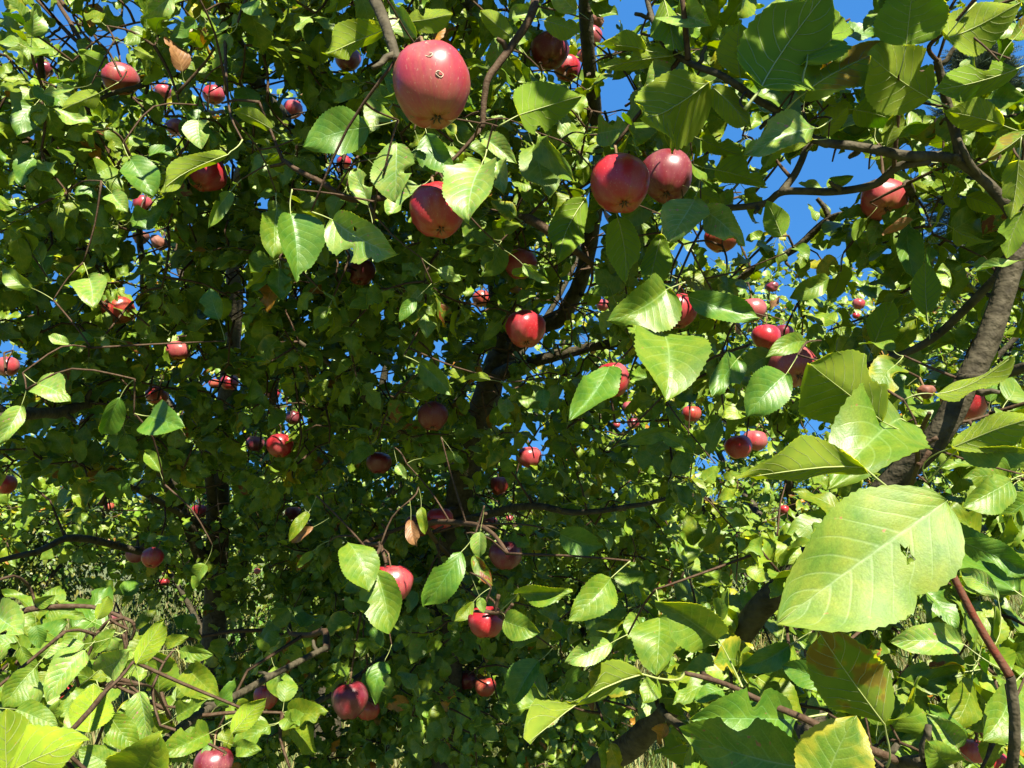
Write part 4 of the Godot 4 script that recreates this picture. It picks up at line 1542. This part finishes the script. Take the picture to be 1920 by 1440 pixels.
func large_leaves(A: Dictionary, B: Dictionary, C: Dictionary, I: Dictionary) -> void:
	# lower right, closest to the viewer
	h(A, 1772, 940, 0.44, 1456, 1166, 0.42, 0.78, -4, 0.22, 0.15, 8, {"root": [1735, 960, 0.58], "wide": 0.86, "teeth": 0.025, "bites": [[-1.0, 0.42, 0.05, 0.12]], "cols": 9, "holes": [[13, 6], [13, 5]], "torn": [[12, 6, 1], [14, 5, 0], [13, 7, 0]]})
	h(A, 1655, 790, 0.66, 1512, 688, 0.64, 0.98, 178, 0.08, 0.1, 1, {"root": [1728, 800, 0.72], "teeth": 0.02})
	h(A, 1690, 782, 0.70, 1545, 912, 0.66, 0.72, 6, 0.30, 0.15, 0, {"root": [1730, 800, 0.72]})
	h(A, 1622, 880, 0.58, 1383, 886, 0.55, 0.46, 140, 0.35, 0.25, 1, {"root": [1695, 945, 0.62], "bites": [[1.0, 0.6, 0.15, 0.5]]})
	h(A, 1785, 838, 0.62, 1950, 772, 0.58, 0.60, 145, 0.35, 0.2, 1, {"root": [1738, 900, 0.72]})
	h(A, 1800, 842, 0.64, 1960, 850, 0.60, 0.45, 15, 0.2, 0.2, 0, {"root": [1738, 905, 0.74]})
	h(A, 1750, 738, 0.80, 1900, 668, 0.78, 0.42, 150, 0.3, 0.4, 1)
	h(A, 1655, 1352, 0.50, 1528, 1182, 0.47, 0.66, 176, 0.10, 0.2, 4, {"root": [1660, 1440, 0.52], "wide": 0.8})
	h(A, 1535, 1520, 0.44, 1592, 1336, 0.45, 0.92, 4, 0.12, 0.2, 5, {"teeth": 0.03})
	h(A, 1520, 1440, 0.47, 1272, 1385, 0.50, 0.62, -8, 0.2, 0.2, 7, {"bites": [[1.0, 0.55, 0.12, 0.4]]})
	h(A, 1490, 1350, 0.62, 1292, 1345, 0.60, 0.55, 10, 0.2, 0.3, 2)
	h(A, 1206, 1266, 0.60, 985, 1388, 0.54, 0.42, 118, 0.55, 0.35, 1, {"root": [1282, 1262, 0.65], "bites": [[-1.0, 0.55, 0.25, 0.75]]})
	h(A, 1345, 1200, 0.75, 1236, 1118, 0.72, 0.82, 4, 0.15, 0.25, 0, {"root": [1392, 1288, 0.63]})
	h(A, 1808, 1208, 0.58, 1666, 1196, 0.58, 0.48, 15, 0.3, 0.3, 3, {"root": [1890, 1262, 0.56]})
	h(A, 1800, 1015, 0.60, 1940, 1075, 0.58, 0.62, 8, 0.2, 0.2, 2, {"root": [1752, 1012, 0.58], "bites": [[1.0, 0.5, 0.2, 0.5]]})
	h(A, 1872, 1122, 0.57, 1808, 1066, 0.60, 0.55, 0, 0.3, 0.2, 3, {"root": [1862, 1215, 0.56]})
	h(A, 1795, 1405, 0.60, 1742, 1335, 0.60, 0.85, 8, 0.5, 0.6, 3)
	h(A, 1780, 1440, 0.60, 1740, 1390, 0.58, 0.8, 0, 0.3, 0.3, 0)
	h(A, 1895, 1295, 0.62, 1842, 1390, 0.60, 0.75, 0, 0.2, 0.2, 0)
	h(A, 1893, 902, 0.80, 1806, 948, 0.76, 0.75, 0, 0.2, 0.2, 0)
	h(A, 1905, 1110, 0.72, 1790, 1010, 0.8, 0.6, 0, 0.2, 0.2, 2)
	h(A, 1600, 1120, 0.95, 1700, 1090, 0.9, 0.6, 5, 0.2, 0.3, 3)
	h(A, 1480, 1210, 0.80, 1390, 1260, 0.82, 0.65, 0, 0.2, 0.2, 2)
	h(A, 1560, 1290, 0.72, 1470, 1240, 0.75, 0.75, 0, 0.2, 0.2, 2)
	h(A, 1690, 1290, 0.80, 1800, 1260, 0.8, 0.5, 10, 0.2, 0.2, 0)
	h(A, 1730, 1330, 0.85, 1660, 1400, 0.8, 0.5, 10, 0.2, 0.2, 2)
	h(A, 1235, 1155, 0.88, 1240, 1265, 0.85, 0.92, 4, 0.15, 0.2, 0, {"bites": [[-1.0, 0.55, 0.06, 0.25]]})
	h(A, 1145, 1206, 0.95, 1058, 1240, 0.93, 0.62, -8, 0.15, 0.2, 3, {"bites": [[1.0, 0.5, 0.1, 0.6]]})
	# right of the middle
	h(A, 1243, 628, 0.95, 1258, 756, 0.90, 1.02, 0, 0.15, 0.25, 0)
	h(A, 1252, 542, 0.96, 1146, 612, 0.93, 0.92, 0, 0.12, 0.2, 0)
	h(A, 1140, 692, 0.95, 1080, 792, 0.90, 0.60, 0, 0.35, 0.1, 2)
	h(A, 1290, 556, 1.0, 1424, 600, 0.97, 0.52, 0, 0.2, 0.2, 2)
	h(A, 1475, 700, 0.9, 1396, 778, 0.87, 0.88, 0, 0.12, 0.2, 2)
	h(A, 1385, 672, 1.1, 1330, 740, 1.05, 0.6, 0, 0.2, 0.2, 2)
	h(A, 1512, 640, 0.98, 1432, 662, 0.95, 0.5, 20, 0.3, 0.2, 0)
	h(A, 1640, 645, 1.2, 1668, 566, 1.15, 0.82, 182, 0.1, 0.2, 2)
	h(A, 1738, 590, 1.1, 1735, 490, 1.08, 0.62, 180, 0.15, 0.2, 2)
	h(A, 1555, 520, 1.3, 1480, 560, 1.3, 0.6, 0, 0.2, 0.2, 0)
	h(A, 1175, 830, 1.2, 1260, 800, 1.2, 0.45, 30, 0.2, 0.2, 0)
	h(A, 1300, 850, 1.1, 1235, 815, 1.15, 0.5, 20, 0.2, 0.2, 0)
	# upper right, lit from above and seen from below
	h(A, 1327, 156, 1.0, 1212, 228, 0.95, 0.78, 176, 0.12, 0.25, 1)
	h(A, 1388, 142, 1.0, 1380, 44, 1.0, 0.98, 180, 0.1, 0.2, 1)
	h(A, 1335, 163, 1.0, 1414, 236, 0.97, 0.62, 168, 0.2, 0.2, 1)
	h(A, 1424, 170, 0.9, 1548, -25, 0.93, 0.58, 180, 0.1, 0.15, 2)
	h(A, 1514, 120, 0.95, 1508, -20, 1.0, 0.95, 186, 0.1, 0.1, 2)
	h(A, 1512, 174, 0.95, 1664, 72, 0.97, 0.58, 160, 0.25, 0.3, 4)
	h(A, 1745, 185, 0.95, 1626, 105, 0.93, 0.92, 180, 0.1, 0.2, 1)
	h(A, 1699, 86, 0.9, 1716, -50, 0.9, 1.15, 180, 0.15, 0.2, 2)
	h(A, 1772, 72, 0.9, 1915, 5, 0.88, 0.80, 180, 0.12, 0.2, 1, {"root": [1830, 5, 0.9]})
	h(A, 1822, 106, 1.0, 1832, 152, 1.0, 0.85, 8, 0.4, 0.3, 3)
	h(A, 1908, 128, 0.95, 1752, 178, 0.93, 0.48, 180, 0.15, 0.2, 2)
	h(A, 1880, 235, 0.95, 1775, 205, 0.95, 0.7, 180, 0.15, 0.2, 1)
	h(A, 1900, 75, 0.9, 1935, 20, 0.9, 0.7, 160, 0.3, 0.2, 4)
	h(A, 1600, 205, 1.0, 1700, 235, 1.0, 0.75, 180, 0.15, 0.2, 2)
	h(A, 1545, 190, 1.0, 1600, 215, 1.0, 0.8, 180, 0.15, 0.2, 1)
	h(A, 1660, 275, 1.0, 1690, 205, 0.98, 0.65, 180, 0.15, 0.2, 1)
	h(A, 1540, 255, 1.0, 1590, 200, 1.0, 0.8, 180, 0.15, 0.2, 1)
	h(A, 1528, 242, 0.95, 1390, 285, 0.95, 0.62, 14, 0.2, 0.3, 3, {"bites": [[1.0, 0.75, 0.2, 0.5]]})
	h(A, 1526, 262, 0.97, 1430, 275, 0.97, 0.5, 165, 0.2, 0.2, 1)
	h(A, 1470, 262, 1.02, 1430, 315, 1.03, 0.6, 180, 0.2, 0.2, 2)
	h(A, 1302, 372, 1.04, 1258, 455, 1.0, 0.92, 8, 0.15, 0.2, 3)
	h(A, 1322, 396, 1.05, 1402, 454, 1.0, 0.72, 8, 0.2, 0.2, 3)
	h(A, 1318, 262, 1.1, 1392, 300, 1.1, 0.6, 180, 0.15, 0.2, 2)
	h(A, 1340, 318, 1.1, 1436, 346, 1.08, 0.62, 180, 0.1, 0.2, 2)
	h(A, 1466, 443, 1.0, 1438, 376, 1.0, 0.92, 180, 0.12, 0.1, 2)
	h(A, 1308, 360, 1.15, 1354, 377, 1.15, 0.8, 180, 0.1, 0.1, 2)
	h(A, 1368, 380, 1.12, 1372, 352, 1.12, 0.8, 180, 0.1, 0.1, 2)
	h(A, 1540, 351, 1.1, 1497, 342, 1.1, 0.5, 40, 0.2, 0.7, 3)
	h(A, 1552, 350, 1.1, 1600, 328, 1.1, 0.6, 170, 0.2, 0.3, 2)
	h(A, 1812, 368, 1.1, 1890, 396, 1.08, 0.72, 200, 0.2, 0.2, 1)
	h(A, 1770, 360, 1.1, 1798, 388, 1.1, 0.9, 190, 0.2, 0.2, 1)
	h(A, 1785, 428, 1.1, 1862, 446, 1.1, 0.5, 130, 0.2, 0.8, 1)
	h(A, 1918, 395, 0.9, 1882, 482, 0.9, 0.75, 180, 0.15, 0.2, 2)
	h(A, 1910, 300, 0.9, 1898, 412, 0.9, 0.62, 182, 0.2, 0.2, 1)
	h(A, 1930, 242, 0.9, 1856, 304, 0.9, 0.45, 150, 0.35, 0.3, 4)
	h(A, 1700, 420, 1.2, 1705, 535, 1.15, 0.5, 0, 0.2, 0.2, 2)
	h(A, 1710, 435, 1.2, 1728, 500, 1.18, 0.5, 170, 0.2, 0.2, 1)
	h(A, 1625, 410, 1.2, 1600, 450, 1.2, 0.8, 170, 0.2, 0.2, 2)
	h(A, 1712, 412, 1.14, 1655, 442, 1.14, 0.6, 150, 0.2, 0.2, 6)
	h(A, 1715, 380, 1.12, 1690, 405, 1.12, 0.5, 170, 0.2, 0.2, 4)
	h(A, 1925, 488, 0.9, 1822, 508, 0.92, 0.32, 50, 0.2, 0.2, 3)
	h(A, 1745, 360, 1.2, 1712, 345, 1.2, 0.6, 170, 0.2, 0.2, 1)
	h(A, 1280, 30, 1.05, 1330, 55, 1.0, 0.9, 0, 0.5, 0.9, 3)
	h(A, 1245, 0, 1.05, 1268, 90, 1.0, 0.7, 175, 0.3, 0.2, 2)
	h(A, 1280, 110, 1.05, 1205, 165, 1.02, 0.75, 5, 0.2, 0.2, 3)
	h(A, 1258, 105, 1.02, 1130, 125, 1.0, 0.42, 165, 0.3, 0.3, 1)
	h(A, 1210, 95, 1.02, 1120, 80, 1.0, 0.5, 150, 0.3, 0.3, 0)
	# middle, above
	h(B, 972, 216, 1.0, 1090, 176, 1.0, 0.86, 178, 0.1, 0.15, 2)
	h(B, 1010, 256, 1.1, 1080, 332, 1.05, 0.42, 25, 0.3, 0.3, 0)
	h(B, 1000, 272, 1.12, 1028, 374, 1.08, 0.72, 0, 0.1, 0.2, 0)
	h(B, 902, 254, 1.1, 968, 308, 1.08, 0.62, 0, 0.2, 0.3, 3)
	h(B, 744, 268, 0.95, 746, 380, 0.91, 0.92, 4, 0.14, 0.2, 3, {"root": [690, 300, 1.1]})
	h(B, 622, 412, 0.86, 742, 486, 0.83, 0.84, -4, 0.15, 0.2, 3, {"bites": [[1.0, 0.45, 0.1, 0.5], [1.0, 0.75, 0.06, 0.4]], "holes": [[14, 3], [15, 3]]})
	h(B, 902, 306, 1.0, 876, 422, 0.96, 0.88, 4, 0.14, 0.2, 3, {"bites": [[1.0, 0.14, 0.1, 0.5]]})
	h(B, 935, 296, 1.1, 940, 366, 1.08, 0.7, 0, 0.2, 0.2, 3)
	h(B, 1096, 375, 1.3, 1036, 482, 1.25, 0.5, 180, 0.15, 0.2, 2)
	h(B, 1158, 408, 1.1, 1182, 530, 1.1, 0.72, 180, 0.15, 0.2, 2)
	h(B, 1240, 440, 1.15, 1215, 540, 1.1, 0.6, 180, 0.15, 0.2, 2)
	h(B, 692, 238, 0.92, 566, 268, 0.9, 0.82, 0, 0.12, 0.2, 2)
	h(B, 680, 290, 0.92, 640, 262, 0.9, 0.6, 160, 0.2, 0.2, 1)
	h(B, 690, 385, 1.0, 668, 320, 1.0, 0.7, 0, 0.2, 0.2, 3)
	h(B, 800, 250, 1.0, 845, 335, 0.98, 0.6, 0, 0.2, 0.2, 2)
	h(B, 790, 280, 1.0, 815, 330, 1.0, 0.7, 0, 0.2, 0.2, 2)
	h(B, 545, 400, 0.95, 560, 530, 0.92, 0.75, 0, 0.15, 0.2, 2)
	h(B, 720, 55, 0.95, 612, 112, 0.92, 0.55, 165, 0.3, 0.4, 1)
	h(B, 760, 40, 1.0, 850, 30, 1.0, 0.75, 180, 0.2, 0.2, 1)
	h(B, 780, 70, 1.0, 730, 0, 1.0, 0.7, 0, 0.3, 0.2, 3)
	h(B, 1080, 20, 1.1, 1035, -30, 1.1, 0.9, 8, 0.2, 0.2, 3)
	h(B, 1020, 40, 1.1, 1090, 55, 1.08, 0.7, 180, 0.2, 0.2, 1)
	h(B, 960, 70, 1.1, 900, 20, 1.1, 0.7, 180, 0.2, 0.2, 1)
	h(B, 1120, 250, 1.15, 1180, 240, 1.1, 0.8, 5, 0.2, 0.2, 3)
	h(B, 1010, 505, 1.2, 960, 520, 1.15, 0.45, 150, 0.3, 0.3, 1)
	h(B, 980, 495, 1.1, 1028, 530, 1.1, 0.5, 10, 0.3, 0.4, 3)
	h(B, 820, 505, 1.2, 865, 525, 1.2, 0.8, 0, 0.15, 0.2, 3)
	h(B, 785, 680, 1.3, 850, 735, 1.28, 0.6, 0, 0.2, 0.3, 0)
	h(B, 780, 560, 1.2, 745, 600, 1.2, 0.6, 0, 0.2, 0.2, 2)
	h(B, 920, 712, 1.3, 872, 708, 1.3, 0.5, 160, 0.2, 0.2, 1)
	h(B, 1020, 730, 1.3, 1018, 770, 1.3, 0.85, 0, 0.15, 0.1, 2)
	h(B, 850, 850, 1.2, 870, 870, 1.2, 0.6, 0, 0.2, 0.2, 0)
	# left
	h(C, 425, 288, 0.95, 302, 360, 0.9, 0.42, 150, 0.35, 0.35, 1)
	h(C, 520, 392, 1.1, 508, 484, 1.08, 0.66, 0, 0.15, 0.2, 0)
	h(C, 432, 360, 1.1, 386, 424, 1.08, 0.55, 0, 0.25, 0.2, 0)
	h(C, 372, 226, 1.2, 376, 280, 1.18, 1.0, 0, 0.15, 0.2, 3, {"bites": [[-1.0, 0.4, 0.2, 0.7]]})
	h(C, 508, 240, 1.1, 436, 210, 1.1, 0.5, 160, 0.3, 0.4, 1)
	h(C, 322, -8, 1.0, 265, 36, 1.0, 0.62, 8, 0.2, 0.2, 3)
	h(C, 250, 90, 1.2, 290, 110, 1.2, 0.6, 175, 0.2, 0.2, 1)
	h(C, 140, 165, 1.2, 82, 175, 1.2, 0.42, 10, 0.2, 0.3, 3)
	h(C, 185, 175, 1.2, 115, 205, 1.2, 0.7, 175, 0.2, 0.2, 1)
	h(C, 200, 120, 1.2, 145, 95, 1.2, 0.7, 175, 0.2, 0.2, 2)
	h(C, 245, 300, 1.1, 285, 370, 1.1, 0.9, 0, 0.15, 0.2, 2)
	h(C, 210, 362, 1.2, 235, 400, 1.2, 0.9, 0, 0.2, 0.2, 3)
	h(C, 78, 492, 1.3, 48, 446, 1.3, 0.8, 4, 0.15, 0.2, 3)
	h(C, 166, 520, 1.2, 180, 576, 1.18, 0.9, 4, 0.15, 0.2, 3)
	h(C, 60, 540, 1.2, 0, 500, 1.2, 0.6, 5, 0.2, 0.2, 0)
	h(C, 130, 645, 1.2, 90, 632, 1.2, 0.7, 0, 0.2, 0.2, 3)
	h(C, 70, 720, 1.1, 135, 750, 1.1, 0.8, 0, 0.15, 0.2, 3)
	h(C, 40, 760, 1.1, 0, 840, 1.1, 0.6, 0, 0.15, 0.2, 3)
	h(C, 225, 745, 1.1, 185, 815, 1.1, 0.65, 0, 0.15, 0.2, 2)
	h(C, 280, 780, 1.1, 346, 804, 1.08, 0.80, 0, 0.12, 0.2, 2)
	h(C, 410, 600, 1.3, 390, 540, 1.3, 0.8, 0, 0.15, 0.2, 2)
	h(C, 300, 885, 1.2, 275, 845, 1.2, 0.7, 20, 0.3, 0.4, 0)
	h(C, 385, 1058, 1.2, 362, 1100, 1.2, 0.75, 0, 0.15, 0.2, 0)
	# low in the middle
	h(B, 652, 1018, 0.95, 696, 1108, 0.93, 0.82, 0, 0.14, 0.25, 0, {"root": [700, 1048, 1.0]})
	h(B, 704, 1068, 0.95, 740, 1184, 0.91, 0.74, 0, 0.12, 0.2, 0, {"root": [700, 1048, 1.0], "bites": [[1.0, 0.5, 0.08, 0.35]]})
	h(B, 866, 1034, 1.0, 804, 1140, 0.98, 0.66, 0, 0.12, 0.2, 2)
	h(B, 900, 998, 1.0, 900, 1045, 1.0, 0.9, 0, 0.2, 0.2, 3)
	h(B, 888, 1038, 1.0, 922, 1098, 1.0, 0.5, 0, 0.25, 0.3, 4)
	h(B, 972, 1112, 1.0, 1074, 1108, 0.97, 0.48, 30, 0.3, 0.5, 0, {"root": [935, 1148, 1.05]})
	h(B, 1145, 1084, 0.95, 1068, 1168, 0.93, 0.78, 0, 0.14, 0.2, 0)
	h(B, 946, 1164, 0.92, 1012, 1186, 0.90, 0.92, 0, 0.12, 0.2, 0, {"root": [935, 1148, 1.05]})
	h(B, 888, 1128, 0.95, 852, 1165, 0.94, 0.6, 0, 0.25, 0.2, 1)
	h(B, 900, 1120, 0.97, 905, 1150, 0.96, 0.8, 0, 0.2, 0.2, 0)
	h(B, 578, 962, 1.0, 540, 1015, 1.0, 0.55, 30, 0.2, 0.3, 1)
	h(B, 588, 988, 1.0, 548, 1016, 1.0, 0.5, 20, 0.3, 0.4, 6)
	h(B, 585, 1034, 1.05, 556, 1063, 1.05, 0.55, 0, 0.2, 0.2, 0)
	h(B, 770, 975, 1.1, 780, 1025, 1.1, 0.7, 5, 0.3, 0.4, 6)
	h(B, 790, 950, 1.15, 800, 1000, 1.13, 0.5, 5, 0.3, 0.3, 1)
	h(B, 790, 860, 1.3, 860, 845, 1.3, 0.5, 20, 0.2, 0.2, 0)
	h(B, 745, 870, 1.3, 760, 900, 1.3, 0.8, 0, 0.2, 0.2, 3)
	h(B, 720, 1240, 1.3, 700, 1320, 1.3, 0.7, 0, 0.2, 0.2, 2)
	h(B, 1010, 1240, 1.2, 960, 1320, 1.2, 0.9, 0, 0.2, 0.2, 2)
	h(B, 1050, 1000, 1.2, 1130, 1030, 1.2, 0.8, 0, 0.2, 0.2, 2)
	# lower left, close and in full sun
	h(I, -70, 1510, 0.36, 152, 1368, 0.36, 0.72, 160, 0.25, 0.2, 3)
	h(I, 20, 1500, 0.36, 5, 1330, 0.36, 0.8, 190, 0.3, 0.2, 3)
	h(I, 165, 1374, 0.58, 178, 1282, 0.60, 1.0, 176, 0.35, 0.3, 3, {"root": [155, 1450, 0.6]})
	h(I, 256, 1246, 0.62, 304, 1158, 0.62, 0.66, 178, 0.15, 0.2, 3, {"root": [250, 1285, 0.65]})
	h(I, 182, 1162, 0.66, 202, 1116, 0.66, 0.9, 176, 0.3, 0.2, 3, {"root": [178, 1190, 0.66]})
	h(I, 160, 1220, 0.65, 84, 1312, 0.63, 0.66, 0, 0.15, 0.25, 3)
	h(I, 160, 1208, 0.65, 78, 1230, 0.65, 0.55, 10, 0.2, 0.3, 3)
	h(I, 66, 1252, 0.62, 0, 1325, 0.60, 0.85, 0, 0.15, 0.2, 0)
	h(I, 262, 1296, 0.62, 282, 1386, 0.62, 0.75, 0, 0.2, 0.2, 3)
	h(I, 205, 1340, 0.60, 255, 1412, 0.60, 0.72, 0, 0.2, 0.2, 7)
	h(I, 250, 1470, 0.50, 304, 1382, 0.48, 0.95, 2, 0.3, 0.2, 1)
	h(I, 392, 1375, 0.62, 300, 1420, 0.60, 0.68, 4, 0.2, 0.2, 7, {"bites": [[1.0, 0.4, 0.12, 0.5]]})
	h(I, 350, 1254, 0.72, 414, 1308, 0.70, 0.75, 0, 0.15, 0.2, 1)
	h(I, 332, 1342, 0.70, 390, 1308, 0.70, 0.62, 0, 0.2, 0.2, 0, {"bites": [[-1.0, 0.5, 0.1, 0.5]]})
	h(I, 434, 1376, 0.62, 498, 1308, 0.62, 0.56, 178, 0.12, 0.2, 3, {"root": [425, 1412, 0.7]})
	h(I, 68, 1172, 0.70, 78, 1214, 0.70, 0.82, 0, 0.15, 0.2, 2)
	h(I, 92, 1145, 0.70, 162, 1160, 0.69, 0.58, 0, 0.15, 0.2, 0)
	h(I, 66, 1134, 0.70, 102, 1114, 0.70, 0.62, 4, 0.2, 0.2, 0)
	h(I, -10, 1150, 0.62, 44, 1192, 0.60, 0.72, 0, 0.2, 0.2, 3)
	h(I, 38, 1212, 0.68, 68, 1260, 0.68, 0.6, 0, 0.2, 0.2, 0)
	h(I, 158, 1180, 0.67, 108, 1226, 0.66, 0.72, 0, 0.2, 0.2, 0)
	h(I, 178, 1220, 0.66, 218, 1180, 0.66, 0.85, 4, 0.2, 0.2, 0)
	h(I, 188, 1255, 0.66, 245, 1228, 0.65, 0.75, 0, 0.2, 0.2, 3)
	h(I, 305, 1205, 0.70, 354, 1198, 0.70, 0.5, 10, 0.2, 0.3, 1)
	h(I, 335, 1220, 0.72, 400, 1225, 0.72, 0.5, 10, 0.3, 0.3, 0)
	h(I, 440, 1400, 0.75, 490, 1405, 0.74, 0.65, 0, 0.2, 0.2, 0)
	h(I, 210, 1440, 0.58, 150, 1400, 0.58, 0.7, 0, 0.2, 0.2, 0)
	h(I, 30, 1330, 0.6, 110, 1360, 0.6, 0.7, 0, 0.2, 0.2, 0)
